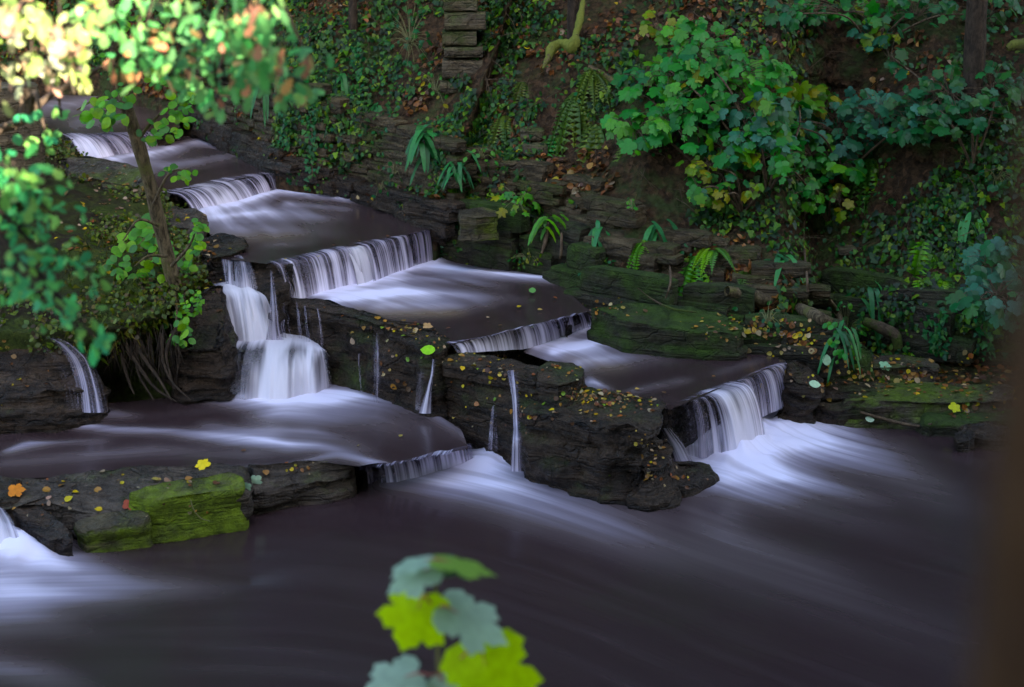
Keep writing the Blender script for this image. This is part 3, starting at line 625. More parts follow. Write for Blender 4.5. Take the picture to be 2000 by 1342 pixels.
GREENS = [(.03, .15, .04), (.04, .19, .045), (.025, .11, .05), (.07, .22, .03), (.16, .22, .02), (.22, .18, .02)]
GW = [5, 5, 3, 2, .7, .2]

# ------------------------------------------------------------------ sycamore saplings on the bank
def sapling(label, root_px, clusters, size=.12, gw=GW, cols=GREENS, name='sycamore_sapling', T=SYC, cat='sapling', group='leafy saplings on the far bank', mat=None, lift=(.12, .45), stem=M_TWIG, srad=.011):
    rp, _, _ = hit(*root_px); t = empty(name, rp, label, cat, group)
    g = Geo(); pos = []; nr = []; tp = []; sz = []; cs = []
    for (cx, cy, rx, ry, n, *o) in clusters:
        if name == 'sycamore_sapling': n = int(n*2.1)
        cc = off(cx, cy+ry*.3, np.mean(lift))
        mid = (rp+cc)/2+np.array((rng.uniform(-.08, .08), -.12, .12)); main = [rp, mid, cc]
        tube(g, main, [srad, srad*.7, srad*.4], 5, n=12)
        for k in range(n):
            a = rng.uniform(0, 2*math.pi); r = math.sqrt(rng.random())*(1.22 if rng.random() < .75 else 1.6); x = cx+rx*r*math.cos(a); y = cy+ry*r*math.sin(a)
            p = off(x, y, rng.uniform(*lift)); pos.append(p)
            nn = np.array((rng.normal(0, .35)+(x-cx)/rx*.3, -.55+rng.normal(0, .3), .75+rng.normal(0, .25))); nr.append(nn)
            tp.append(np.array((rng.normal(0, .5)+(x-cx)/rx*.7, -.5+rng.normal(0, .3), -.75+rng.normal(0, .3)))); sz.append(size*(.8 if T is SYC else 1)*(.42+.75*rng.random()**.8))
            tube(g, [cc+(p-cc)*.1+np.array((0, .02, -.02)), (cc+p)/2+np.array((0, .03, .02)), p], [.003, .0025, .0015], 3, n=5)
        cs.append(pal(n, o[0] if o else cols, None if o else gw))
    g.mk('stem', stem, t); leaves('foliage', T, pos, nr, tp, sz, np.vstack(cs), mat or M_LEAF, t, 1.)
    return t
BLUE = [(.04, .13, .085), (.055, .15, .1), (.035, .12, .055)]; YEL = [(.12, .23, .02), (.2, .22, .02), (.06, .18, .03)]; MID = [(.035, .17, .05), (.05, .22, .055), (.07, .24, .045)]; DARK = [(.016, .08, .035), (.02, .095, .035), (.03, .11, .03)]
sapling('biggest green sycamore sapling spilling over the bank in the upper right', (1480, 330), [(1360, 90, 70, 50, 34, MID), (1400, 150, 110, 50, 60, MID), (1310, 130, 60, 30, 16), (1290, 50, 35, 20, 8, YEL), (1470, 190, 80, 55, 40, MID), (1450, 235, 60, 30, 20)])
sapling('sapling with the low left tier of broad green leaves', (1370, 330), [(1240, 245, 45, 32, 17, MID), (1310, 225, 55, 38, 24, MID), (1260, 155, 35, 22, 9), (1340, 205, 30, 20, 8, MID)], .125)
sapling('sapling with blue-grey shining leaves at the middle of the thicket', (1500, 380), [(1480, 265, 60, 26, 15, BLUE), (1480, 215, 55, 25, 16, BLUE), (1420, 280, 40, 25, 14), (1560, 190, 60, 22, 18, YEL), (1520, 300, 40, 25, 10)], .135)
sapling('sapling reaching right in a long tier of bluish leaves', (1640, 350), [(1640, 245, 80, 36, 34, BLUE), (1720, 215, 60, 36, 28, BLUE), (1590, 290, 55, 32, 26, MID), (1640, 320, 35, 18, 11), (1780, 235, 50, 28, 14, DARK), (1550, 240, 50, 20, 14)], .12)
sapling('sapling with yellowing leaves hanging low in the thicket', (1450, 420), [(1395, 320, 42, 22, 13, YEL), (1400, 385, 28, 20, 8, YEL), (1470, 370, 22, 12, 4, YEL), (1365, 365, 22, 18, 5), (1420, 345, 30, 20, 6)], .09)
sapling('sapling with one round clump of green leaves hanging lowest', (1620, 440), [(1585, 375, 32, 28, 20, MID), (1570, 345, 26, 16, 7), (1640, 385, 14, 24, 5, YEL), (1540, 320, 30, 16, 8, MID)], .09)
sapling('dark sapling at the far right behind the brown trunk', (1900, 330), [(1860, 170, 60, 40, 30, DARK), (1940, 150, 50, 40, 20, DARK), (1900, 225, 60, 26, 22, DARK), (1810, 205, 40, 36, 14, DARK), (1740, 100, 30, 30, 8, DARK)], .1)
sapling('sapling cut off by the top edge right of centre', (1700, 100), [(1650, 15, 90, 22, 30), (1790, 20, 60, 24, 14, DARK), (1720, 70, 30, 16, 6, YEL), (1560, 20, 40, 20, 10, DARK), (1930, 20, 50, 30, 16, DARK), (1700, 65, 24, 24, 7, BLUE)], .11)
sapling('teal sapling low at the right edge over the rock wall', (1980, 640), [(1940, 505, 50, 34, 20, BLUE), (1950, 560, 55, 34, 20, BLUE), (1900, 580, 30, 16, 6, DARK), (1975, 600, 30, 20, 8, BLUE)], .12, lift=(.4, .9))
# small leafy plants
def herb(label, px, py, rx, ry, n, size, cols=MID, T=OVAL, lift=(.03, .15), name='leafy_plant', group='small leafy plants'):
    return sapling(label, (px, py+ry*.8), [(px, py, rx, ry, n, cols)], size, name=name, T=T, cat='plant', group=group, lift=lift, stem=M_GSTEM, srad=.003)
herb('bramble with green leaves beside the stone pier in the upper middle', 800, 60, 35, 60, 50, .06, DARK, SYC2)
herb('green seedling with a yellow tip left of the stone pier', 850, 165, 28, 28, 22, .05, YEL+MID)
herb('bright leafy plant on the litter shelf above the mossy block', 1010, 390, 30, 22, 22, .07, YEL+MID, SYC2)
herb('round-leafed seedling on the wall above the second curtain fall', 770, 330, 18, 18, 9, .045, DARK)
herb('round-leafed seedling at the foot of the wall by the pool head', 742, 362, 14, 16, 8, .04, DARK)
herb('small clover-like patch on the mossy stone course', 1035, 505, 30, 8, 24, .03, YEL+MID, OVAL, (.01, .03))
herb('leafy plant with large pale leaf above the hart tongue fern cluster', 940, 300, 24, 12, 8, .05, MID)
herb('low green plant on the dark slope right of centre', 1950, 340, 30, 20, 20, .05, DARK)
herb('green tuft hanging under the root at the right shore', 1655, 640, 30, 45, 60, .04, MID, OVAL)
herb('small plant with rounded leaves at the foot of the bank', 1500, 620, 26, 22, 14, .045, DARK)
herb('two-leafed seedling on the narrow shelf above the lower pool', 1235, 400, 16, 14, 8, .045, MID)

# ------------------------------------------------------------------ ferns
def frondV(base, dirv, L, drop, w, kind, n=14, tw=0.):
    """returns V,F for one arching frond"""
    t = np.linspace(0, 1, n); side = np.cross(dirv, (0, 0, 1.)); side = side/(np.linalg.norm(side)+1e-6)
    c = base+np.outer(t*L, dirv)+np.outer(-drop*L*t**2, (0, 0, 1.))
    tang = nrmz(np.gradient(c, axis=0)); nr = nrmz(np.cross(side, tang))
    if kind == 'strap':
        wd = w*np.minimum(1, .35+t*3)*np.sqrt(np.clip(1-t**3.5, 0, 1)); wav = .12*w*np.sin(t*22+tw)
        V = np.stack([c-side*(wd)[:, None]+nr*(wav+.15*wd)[:, None], c, c+side*(wd)[:, None]+nr*(-wav+.15*wd)[:, None]], 1).reshape(-1, 3)
        return V, gridF(n, 3)
    V = []; Fc = []; m = 18
    for k in range(m+1):
        u = k/m; i = u*(n-1); a = min(int(i), n-2); f = i-a; V.append(c[a]*(1-f)+c[a+1]*f)
    for k in range(1, m):
        u = k/m; i = u*(n-1); a = int(i); f = i-a; a = min(a, n-2); p = c[a]*(1-f)+c[a+1]*f; T_ = tang[a]; N_ = nr[a]
        l = w*math.sin(math.pi*min(1, u*.92+.12))**.8*(1-.35*u); hw = L/m*.46
        for s in (-1, 1):
            d = nrmz(side*s+T_*.35-N_*.12); b = len(V)
            V += [p+d*l*.6+T_*hw*.75+T_*hw*.6, p+d*l+T_*hw*.6, p+d*l*.6-T_*hw*.1]; Fc.append([k, k+1, b, b+1, b+2])
    return np.array(V), np.array(Fc)
FERN_G = 'ferns growing on the far wall and bank'
def fern(label, px, py, L, n, kind='strap', spread=1., down=.35, cols=MID, w=None, aim=0., name=None, lift=.02):
    p, nn, _ = hit(px, py); p = p-nrmz(p-C0)*lift; out = nrmz(np.array((0., -1, .0))); n = int(n*1.45) if kind == 'strap' else n; root_ = empty(name or ('hart_tongue_fern' if kind == 'strap' else 'feathery_fern'), p, label, 'fern', FERN_G)
    for k in range(n):
        a = aim+spread*(-1+2*(k+.5)/n)+rng.normal(0, .12); l = L*rng.uniform(.7, 1.1)
        d = nrmz(np.array((math.sin(a)*1.0, -.6-.2*rng.random(), math.cos(a)*.75*(1-down)+.2-down*.5)))
        V, Fc = frondV(p+rng.normal(0, 1, 3)*(.035 if kind == 'strap' and n > 7 else .01), d, l*(.68 if kind == 'strap' else 1), .7+down*rng.uniform(.7, 1.6), w or (L*.062 if kind == 'strap' else L*.2), kind, tw=rng.random()*6)
        mk('frond', V, Fc, M_LEAF, root_, {'col': np.repeat(pal(1, cols, None, .3), len(V), 0)}, smooth=True)
TEAL = [(.05, .17, .08), (.06, .2, .08), (.045, .14, .06)]; BRT = [(.1, .3, .05), (.08, .25, .06), (.15, .33, .05)]; OLV = [(.09, .15, .035), (.12, .18, .04), (.06, .12, .03)]
fern('widest cluster of hart tongue fronds on the wall above the second pool', 835, 262, .34, 16, 'strap', 1.7, .5, TEAL)
fern('small hart tongue fern below and right of the widest cluster', 895, 325, .24, 10, 'strap', 1.6, .5, TEAL)
fern('pair of upright tongue fronds high on the wall in the upper middle', 668, 150, .3, 7, 'strap', 1.2, .7, TEAL)
fern('narrow hanging tongue fern on the wall above the second pool', 738, 205, .36, 6, 'strap', .7, 1., TEAL)
fern('hart tongue fern on the left wall under the oak leaves', 520, 130, .3, 8, 'strap', 1.2, .9, TEAL)
fern('bright tongue fern perched on a dead stem over the mossy course', 1070, 432, .26, 11, 'strap', 1.9, .3, BRT)
fern('bright tongue fern beside leaf litter above the mossy block', 1020, 385, .24, 8, 'strap', 1.7, .2, BRT)
fern('tongue fern with three drooping fronds on the lower wall', 1180, 445, .26, 6, 'strap', 1.0, .8, TEAL)
fern('tongue fern beside the feathery fern on the lower wall', 1275, 440, .34, 7, 'strap', .9, .9, TEAL)
fern('spreading tongue fern at the middle of the lower bank', 1525, 505, .32, 14, 'strap', 1.9, .45, TEAL)
fern('tongue fern below the roots near the right shore', 1700, 560, .3, 7, 'strap', 1.2, .8, TEAL)
fern('curled tongue fern at the end of the litter slope', 1640, 650, .22, 7, 'strap', 1.3, .8, TEAL)
fern('tongue fern hanging on the steep right slope', 1890, 430, .34, 7, 'strap', .8, 1.1, TEAL)
fern('small feathery fern between two tongue ferns on the lower wall', 1255, 470, .2, 5, 'feather', .9, .7, BRT)
fern('feathery fern with one long hanging frond above the mossy beam', 1362, 498, .38, 5, 'feather', .9, .85, BRT)
fern('feathery fern with short bright fronds beside the long hanging one', 1392, 490, .24, 5, 'feather', 1.3, .4, BRT)
fern('dull feathery fern above the root on the lower bank', 1455, 530, .24, 6, 'feather', 1.3, .5, OLV)
fern('tall bright fern hanging over the rock wall at right', 1800, 470, .5, 8, 'feather', .7, 1.0, BRT)
fern('bright fern with drooping fronds low over the rock wall at right', 1795, 545, .4, 6, 'feather', .8, 1.0, BRT)
fern('short bright fern beside the tall one on the right slope', 1840, 545, .28, 6, 'feather', 1.2, .7, BRT)
fern('dull green fern on the slope under the yellowing sapling', 1700, 310, .34, 7, 'feather', .9, .9, BRT+OLV)
fern('dark hanging fern curtain left of the thicket', 1165, 240, .5, 12, 'feather', .7, 1.1, OLV)
fern('olive fern above the dark fern curtain', 1130, 180, .4, 10, 'feather', 1.1, .9, OLV)
fern('olive hanging fern right of the dark fern curtain', 1215, 290, .34, 7, 'feather', .7, 1.1, OLV)
fern('long narrow fronds hanging over the wall right of centre', 1085, 260, .45, 7, 'feather', .5, 1.2, OLV+MID)
fern('single fern frond under the leftmost tier of sycamore leaves', 1255, 270, .3, 4, 'feather', .5, 1.1, MID+OLV)
fern('small fern beside the moss covered branch at top middle', 1020, 160, .3, 6, 'feather', .8, 1., OLV)
fern('fern tucked under the mossy branch at top middle', 1160, 140, .3, 8, 'feather', 1.2, .7, OLV)
fern('small fern at the foot of the tall wall', 715, 440, .001+.16, 5, 'feather', 1., .6, MID)
fern('fern on the bank right of the stone pier', 985, 225, .3, 6, 'feather', 1., .8, OLV)

# ------------------------------------------------------------------ ivy and ground cover: nobody could count it
def sample_bank(n, t0, t1, s0=0., s1=1., jitter=.02):
    a = rng.uniform(s0, s1, n)*(NS-2); b = rng.uniform(t0, t1, n)*(NTT-2); i = a.astype(int); j = b.astype(int); f = (a-i)[:, None]; g = (b-j)[:, None]
    p = (BQ[i, j]*(1-f)+BQ[i+1, j]*f)*(1-g)+(BQ[i, j+1]*(1-f)+BQ[i+1, j+1]*f)*g
    e1 = BQ[i+1, j]-BQ[i, j]; e2 = BQ[i, j+1]-BQ[i, j]; nn = nrmz(np.cross(e1, e2)); nn = np.where((nn[:, 1:2] > 0), -nn, nn)
    return p, nn
def inview(p, m=120):
    x, y = proj(p); return (x > -m) & (x < 2000+m) & (y > -m) & (y < 1342+m)
p, nn = sample_bank(90000, .2, .9); k = fbm(p*1.5, 3, 71)+.35*fbm(p*6, 2, 72); px, py = proj(p)
bias = .04+.09*((px > 1500) | (py < 100))-.02*(px < 640)
m = (k+bias > .06) & inview(p); p, nn = p[m], nn[m]; n = len(p)
out = np.array((0, -.5, .3)); pos = p+nn*rng.uniform(.01, .07, (n, 1))
ivy = leaves('ivy', IVY, pos, nn+rng.normal(0, .5, (n, 3))+out, np.array((0, -.3, -1.))+rng.normal(0, .5, (n, 3)), rng.uniform(.02, .062, n), pal(n, [(.016, .05, .014), (.024, .075, .016), (.045, .12, .02), (.008, .024, .01), (.1, .17, .025)], [4, 4, 2.4, 4, 1.3], .4), M_IVY)
tag(ivy, kind='stuff')
# moss and small cress on the lower wall
p, nn = sample_bank(34000, .06, .8); k = fbm(p*3, 3, 81); m = (k > .12) & inview(p); p, nn = p[m], nn[m]; n = len(p)
o = leaves('wall_weeds', OVAL, p+nn*rng.uniform(.04, .09, (n, 1)), nn+rng.normal(0, .5, (n, 3)), np.array((0, -.3, -1.))+rng.normal(0, .6, (n, 3)), rng.uniform(.014, .042, n), pal(n, DARK+[(.05, .13, .03), (.09, .16, .03)]), M_LEAF); tag(o, kind='stuff')
# leaf litter on the bank
p, nn = sample_bank(52000, .1, .9); k = fbm(p*2.1, 3, 91); px, py = proj(p)
lit = .35*np.exp(-((px-1500)/180)**2-((py-640)/40)**2)+.25*((py > 690) & (px > 1550))+.3*np.exp(-((px-850)/60)**2-((py-230)/35)**2)+.3*np.exp(-((px-1010)/60)**2-((py-400)/18)**2)+.2*np.exp(-((px-1150)/150)**2-((py-90)/60)**2)
m = (k+lit > .1) & inview(p) & (nn[:, 2] > .12); p, nn = p[m], nn[m]; n = len(p)
BR = [(.1, .045, .022), (.16, .07, .035), (.24, .12, .06), (.07, .035, .02), (.32, .2, .09), (.4, .3, .05), (.28, .2, .14)]
o = leaves('leaf_litter', LITTER, p+nn*rng.uniform(.005, .04, (n, 1)), nn+rng.normal(0, .45, (n, 3))+np.array((0, 0, .3)), rng.normal(0, 1, (n, 3)), rng.uniform(.025, .065, n), pal(n, BR, [5, 5, 2, 5, .8, .4, .8]), M_DRY, None, 1.5); tag(o, kind='stuff')
# bare twigs and dead stems hanging through the bank
g = Geo(); p, nn = sample_bank(900, .4, .8, .25, 1.); p = p[inview(p, 40)]
for a in p:
    l = rng.uniform(.12, .5); d = np.array((rng.normal(0, .35), -.35, rng.normal(-.5, .6)))*l
    tube(g, [a, a+d*.5+np.array((rng.normal(0, .03), -.05, .02)), a+d], [.003, .0025, .001], 3, n=6)
o = g.mk('dead_stems', M_TWIG); tag(o, kind='stuff')
# hanging ivy strands
for i, (x, y0, y1, l) in enumerate(((612, 190, 345, 'ivy strand hanging down the wall beside the second pool'), (560, 150, 300, 'ivy strand hanging under the blurred oak leaves'), (1830, 610, 690, 'ivy strand hanging over the rock wall at right'), (1925, 600, 690, 'ivy strand hanging beside the brown trunk'),
                                 (590, 60, 180, 'ivy strand high on the wall in the upper middle'), (700, 90, 200, 'ivy strand left of the upper bramble'))):
    pts = [off(x+rng.normal(0, 4), yy, .06) for yy in np.linspace(y0, y1, 8)]; g = Geo(); tube(g, pts, [.004, .003], 4)
    t = empty('ivy_strand', pts[0], l, 'ivy', 'ivy strands hanging on the wall'); g.mk('stem', M_TWIG, t)
    c = crv(pts, 90)+rng.normal(0, .035, (90, 3))*np.array((1, .5, .6)); leaves('foliage', IVY, c, rng.normal(0, .4, (90, 3))+np.array((0, -1, .5)), np.array((0, -.3, -1.))+rng.normal(0, .5, (90, 3)), rng.uniform(.025, .05, 90), pal(90, DARK), M_IVY, t)

# ------------------------------------------------------------------ trunks, branches and roots
def trunk(name, label, cat, pts, rad, mat, rough=.25, seg=14, group=None, n=None):
    V, Fs = tubeVF(pts, rad, seg, rough, len(label), n or 40); o = mk(name, V, Fs, mat); return tag(o, label, cat, group)
def upfrom(px, py, lift, pxt, h, r, r2, lean=(0, 0)):
    b = off(px, py, lift); return [b-np.array((0, 0, .2)), b, b+np.array((lean[0]*.4, lean[1]*.4, h*.4)), b+np.array((lean[0], lean[1], h))], [r*1.3, r*1.1, r, r2]
def bank_tree(label, px, py, r, lean, crown=True, mat=M_DBARK, h=4.5):
    pts, rd = upfrom(px, py, .02, 0, h, r, r*.6, lean); t = empty('tree', pts[1], label, 'tree', 'trees growing up the far bank')
    V, Fs = tubeVF(pts, rd, 14, .25, px, 40); mk('trunk', V, Fs, mat, t)
    top = pts[-1]; g = Geo(); ps = []
    for k in range(7):
        e = top+np.array((rng.normal(0, 1.), rng.normal(0, .9), rng.uniform(-.3, 1.3))); tube(g, [top-np.array((0, 0, rng.uniform(.1, 1.2))), (top+e)/2+np.array((0, 0, .15)), e], [r*.35, r*.2, .012], 5)
        ps.append(e+rng.normal(0, .38, (150, 3)))
    g.mk('branches', mat, t); ps = np.vstack(ps); n = len(ps)
    leaves('crown', SYC2, ps, rng.normal(0, .6, (n, 3))+np.array((0, 0, 1.)), rng.normal(0, 1, (n, 3)), rng.uniform(.09, .15, n), pal(n, GREENS, GW), M_LEAF, t)
0 and bank_tree('thick dark trunk rising behind the stone pier at top middle', 905, 88, .105, (.05, .3))
bank_tree('slim dark trunk beside the moss covered branch at top middle', 1118, 105, .04, (.05, .2))
bank_tree('dark leaning trunk on the slope at far right', 1897, 235, .07, (-.1, .3))
0 and bank_tree('slim trunk on the slope behind the thicket', 1642, 110, .04, (.15, .3))
0 and bank_tree('ivy covered trunk behind the tallest sapling', 1560, 120, .06, (.0, .3))
bank_tree('slim trunk in the dark between the oak leaves and the pier', 690, 60, .035, (.1, .3))
# mossy hanging branch
q1 = [off(1140, -20, .5), off(1135, 25, .52), off(1122, 72, .55), off(1117, 92, .56), off(1100, 84, .58), off(1085, 88, .6), off(1072, 108, .62), off(1060, 135, .64)]
trunk('mossy_branch', 'crooked yellow-green moss covered branch hanging at top middle', 'branch', q1, [.012, .02, .028, .036, .03, .034, .03, .014], M_MBARK, 1.1, 22, None, 90)
q1 = [off(2040, 75, .5), off(2000, 85, .5), off(1978, 90, .5), off(1968, 96, .5)]
trunk('mossy_branch', 'mossy knob of a branch end poking in at the upper right edge', 'branch', q1, [.03, .035, .045, .02], M_MBARK, .5, 12)
RG = 'roots and fallen branches on the lower bank'
def root(label, pp, rad, mat=M_BARK, lift=.04, name='root', rough=.35, cat='root', group=RG):
    trunk(name, label, cat, [off(a, b, lift) for a, b in pp], rad, mat, rough, 9, group, 50)
root('long brown root running down across the lower bank', [(1420, 568), (1480, 582), (1550, 598), (1610, 625), (1660, 650)], [.035, .045, .04, .035, .02])
root('green mossy root end curling over the rock at right', [(1690, 628), (1720, 640), (1748, 655), (1755, 680)], [.03, .04, .035, .03], M_DMOSS, .12)
root('thin forked branch lying above the mossy beam', [(1245, 562), (1270, 582), (1310, 602), (1360, 610)], [.003, .006, .008, .006], M_DMOSS, .05, 'fallen_branch', cat='branch')
root('pale bare twig standing on the mossy course', [(1308, 520), (1310, 545), (1306, 565), (1300, 582)], [.006, .009, .007, .005], M_TWIG, .08, 'twig', cat='twig')
root('thin tall stem below the thicket', [(1572, 410), (1570, 470), (1576, 540), (1578, 570)], [.006, .007, .008, .008], M_TWIG, .1, 'dead_stem', cat='stem')
root('short dead stem carrying the bright tongue fern', [(1070, 435), (1066, 470), (1058, 495)], [.012, .016, .01], M_TWIG, .05, 'dead_stem', cat='stem')
root('short dead stem right of the bright tongue fern', [(1097, 455), (1096, 490), (1094, 505)], [.01, .011, .009], M_TWIG, .05, 'dead_stem', cat='stem')
root('thin root lying on the right shore by the water', [(1680, 805), (1740, 822), (1790, 832), (1820, 828)], [.008, .01, .01, .006], M_TWIG, .02)
root('dark root on the slope below the mossy branch', [(1150, 130), (1200, 160), (1260, 190)], [.02, .03, .015], M_BARK, .05)
root('thin dark branch lying at the corner of the middle pool', [(1090, 570), (1120, 590), (1165, 622)], [.005, .008, .006], M_DBARK, .03, 'fallen_branch', cat='branch')
root('stem tangle behind the green tuft by the right shore', [(1620, 585), (1640, 620), (1655, 680)], [.012, .02, .014], M_BARK, .1)
# stone pier
t = empty('stone_pier', hit(905, 190)[0], 'tall pier of squared mossy stones, two of them paler, in the bank at top middle', 'stone pier')
for i, (cx, cy, w, h) in enumerate(((905, 103, 74, 22), (903, 137, 78, 38), (895, 172, 70, 24), (915, 195, 66, 20), (897, 76, 66, 30), (908, 42, 78, 36), (899, 8, 64, 30), (906, -26, 74, 36))):
    c0_ = off(903, 137, .1); c = A(cx, cy, c0_[1]+.002*i); s = c0_[1]/F; w *= s; h *= s; r = np.random.default_rng(i)
    u = np.linspace(-.5, .5, 9); X, Z = np.meshgrid(u, u, indexing='ij'); g = Geo()
    sec = [(.25, -.5), (.03, -.5), (0, -.42), (-.01, -.2), (-.01, .2), (0, .42), (.03, .5), (.25, .5)]
    V = np.array([[(c[0]+a*w, c[1]+b+.0, c[2]+k*h*.94) for b, k in sec] for a in u]).reshape(-1, 3); V[:, 1] += .03*fbm(V*11, 3, i); V[:, 2] += .01*fbm(V*9, 2, i+3)
    e = np.array([[k for k in range(8)], [64+k for k in range(7, -1, -1)]])
    mk('stone', V, [gridF(9, 8), e], M_PALE, t, {'moss': np.full(len(V), (.3, .0, .2, .3, .4, .35, .45, .4)[i])}, smooth=False)
for i, (x, y, w, h, l) in enumerate(((1040, 262, 52, 26, 'squared stone showing on the wall left of the dark fern curtain'), (1045, 292, 56, 24, 'squared stone just under another on the wall left of the dark fern curtain'), (1655, 490, 40, 14, 'flat grey stone on the lower bank below the thicket'))):
    s = 9.6/F; c = off(x, y, .05)
    V = np.array([(c[0]+a*w*s/2, c[1]+b*.1+.06, c[2]+k*h*s/2) for a in (-1, 1) for b in (-1, 1) for k in (-1, 1)]); n = 40
    a_ = np.linspace(0, 2*math.pi, 24, endpoint=False)
    def sq(a, p=.35): return np.sign(np.cos(a))*np.abs(np.cos(a))**p, np.sign(np.sin(a))*np.abs(np.sin(a))**p
    cxs, szs = sq(a_); rows = []
    for d, k in ((-.04, .0), (-.04, .6), (-.035, .9), (0, 1.), (.1, 1.)):
        rows.append(np.stack([c[0]+cxs*k*w*s/2, np.full(24, c[1]+d), c[2]+szs*k*h*s/2], -1))
    V = np.vstack(rows); V = V+.012*np.stack([fbm(V*12, 3, i), fbm(V*12, 3, i+5), fbm(V*12, 3, i+9)], -1)
    tag(mk('wall_stone', V, gridF(5, 24, True), M_PALE, None, {'moss': np.full(len(V), .15)}, smooth=True), l, 'stone')
# pale wall at the far left
c = [P(-220, 252, 1.5), P(70, 240, 1.45)]
rock('low_wall', [(-300, 175, 1.95), (-20, 160, 1.95), (66, 158, 1.95), (72, 168, 1.93), (40, 172, 1.93), (-300, 195, 1.93)], 1.2, .02, 81, M_PALE, .1, .015, .01, label='pale low stone wall at the left edge behind the branches', cat='wall')

# ------------------------------------------------------------------ waterfalls
def fall(label, lip, foot, dens, smo=None, nu=160, nv=34, cat='waterfall', bow=1.9, group=None, wig=.012, ext=.35, z_hi=None, z_lo=None, lead=3, mats=None, lipd=0.):
    """curtain from the lip polyline to the foot polyline, both (px,py,z)"""
    L = resamp([P(*a) for a in lip], nu); Ft = resamp([P(*a) for a in foot], nu)
    t = np.linspace(0, 1, nv); G = np.zeros((nu, nv, 3))
    u = np.r_[0, np.cumsum(np.linalg.norm(np.diff(L, axis=0), axis=1))]
    for j, tj in enumerate(t):
        G[:, j, :2] = L[:, :2]+(Ft[:, :2]-L[:, :2])*tj**.62; G[:, j, 2] = L[:, 2]+(Ft[:, 2]-L[:, 2])*tj**bow
    back = L[:, :2]-Ft[:, :2]; back = back/(np.linalg.norm(back, axis=1)[:, None]+1e-6)
    for j, bk in ((0, .07+.12*lipd), (1, .045+.06*lipd), (2, .02)):
        G[:, j, :2] = L[:, :2]+back*bk; G[:, j, 2] = L[:, 2]+.004
    d = fbm(np.stack([u*16, u*0, u*0+len(label)], -1), 3, 5)
    G[..., 1] -= (wig*d)[:, None]*np.minimum(1, t*3)[None, :]; G[..., 2] += (.008*.5*fbm(np.stack([u*9, u*0, u*0+3.], -1), 2, len(label)))[:, None]*(1-t)[None, :]
    # soften: the very lip is laid back on the pool above
    V = G.reshape(-1, 3)
    un = np.linspace(0, 1, nu); D = np.interp(un, np.linspace(0, 1, len(dens)), dens)[:, None]*np.ones(nv)[None, :]
    D = D*np.interp(t, [0, .03, .08, .5, .85, 1], [0., .45, .8, .9, 1.25, 1.5])[None, :]
    D = D+lipd*np.clip(1-t/.34, 0, 1)[None, :]*(t > .01)[None, :]
    edge = np.minimum(1, np.minimum(un, 1-un)*18)[:, None]; D = D*edge
    Sm = np.interp(un, np.linspace(0, 1, len(smo)), smo)[:, None]*np.ones(nv)[None, :] if smo else np.zeros((nu, nv))
    fl = np.zeros((nu, nv, 3)); fl[..., 0] = t[None, :]; fl[..., 1] = u[:, None]; fl[..., 2] = len(label)
    o = mk('waterfall', V, gridF(nu, nv), M_FALL, None, {'dens': D.ravel(), 'smoothness': Sm.ravel(), 'flow': fl.reshape(-1, 3)})
    return tag(o, label, cat, group)
GF = 'curtain falls over the steps of the cascade'
fall('topmost small fall half hidden behind the branches', [(110, 262, Z5), (180, 262, Z5), (260, 258, Z5), (348, 252, Z5)], [(150, 308, Z4), (200, 312, Z4), (270, 300, Z4), (352, 272, Z4)], [.9, .8, .45, .5, .5, .3, .2], group=GF)
fall('second fall from the top, a low curtain right of the leaning trunk', [(318, 378, Z4), (400, 360, Z4), (450, 348, Z4), (540, 334, Z4+.01)], [(372, 418, Z3), (440, 402, Z3), (490, 390, Z3), (552, 370, Z3)], [.6, .6, .75, .6, .5, .5, .5, .45], [0, 0, .6, .2, 0, 0, 0], group=GF)
fall('left half of the wide curtain fall above the middle pool', [(528, 515, Z3), (600, 500, Z3), (660, 487, Z3), (692, 480, Z3)], [(556, 596, Z2), (620, 580, Z2), (680, 562, Z2), (722, 556, Z2)], [.5, .6, .55, .6, .6, .6, .6], [0, 0, 0, 0, 0, .1], group=GF)
fall('smooth olive tongue of water between the two halves of the wide curtain', [(666, 487, Z3-.008), (702, 479, Z3-.008)], [(698, 562, Z2), (742, 548, Z2)], [.9, 1, .9], [1, 1, 1], 40, group=GF)
fall('right half of the wide curtain fall above the middle pool', [(696, 479, Z3), (740, 470, Z3), (800, 457, Z3), (842, 448, Z3)], [(728, 556, Z2), (770, 540, Z2), (810, 525, Z2), (852, 510, Z2)], [.6, .5, .55, .55, .45, .5, .6], group=GF)
fall('low fall between the middle pool and the lowest pool', [(868, 672, Z2), (960, 654, Z2), (1050, 632, Z2), (1135, 612, Z2), (1152, 608, Z2)], [(890, 690, .57), (1000, 684, .46), (1060, 678, Z1), (1130, 652, Z1), (1180, 636, Z1)], [.5, .6, .65, .7, .65, .55, .6, .5, .5, .5], [0, 0, .1, .2, .3, .1, 0, 0], group=GF)
fall('left half of the biggest fall into the lower pool', [(1290, 792, Z1), (1350, 780, Z1), (1400, 762, Z1), (1450, 745, Z1)], [(1310, 880, .06), (1370, 895, .05), (1440, 890, .05), (1500, 860, .06)], [.0, .12, .3, .45, .75, 1., .9, .6, .5], [0, 0, 0, 0, .3, .5, .3, 0], group=GF)
fall('right half of the biggest fall into the lower pool', [(1420, 756, Z1), (1460, 735, Z1), (1500, 718, Z1), (1528, 708, Z1)], [(1450, 840, .1), (1490, 815, .12), (1530, 795, .14), (1560, 780, .15)], [.4, .6, .45, .3, .6, .6, .5, .6, .4], group=GF)
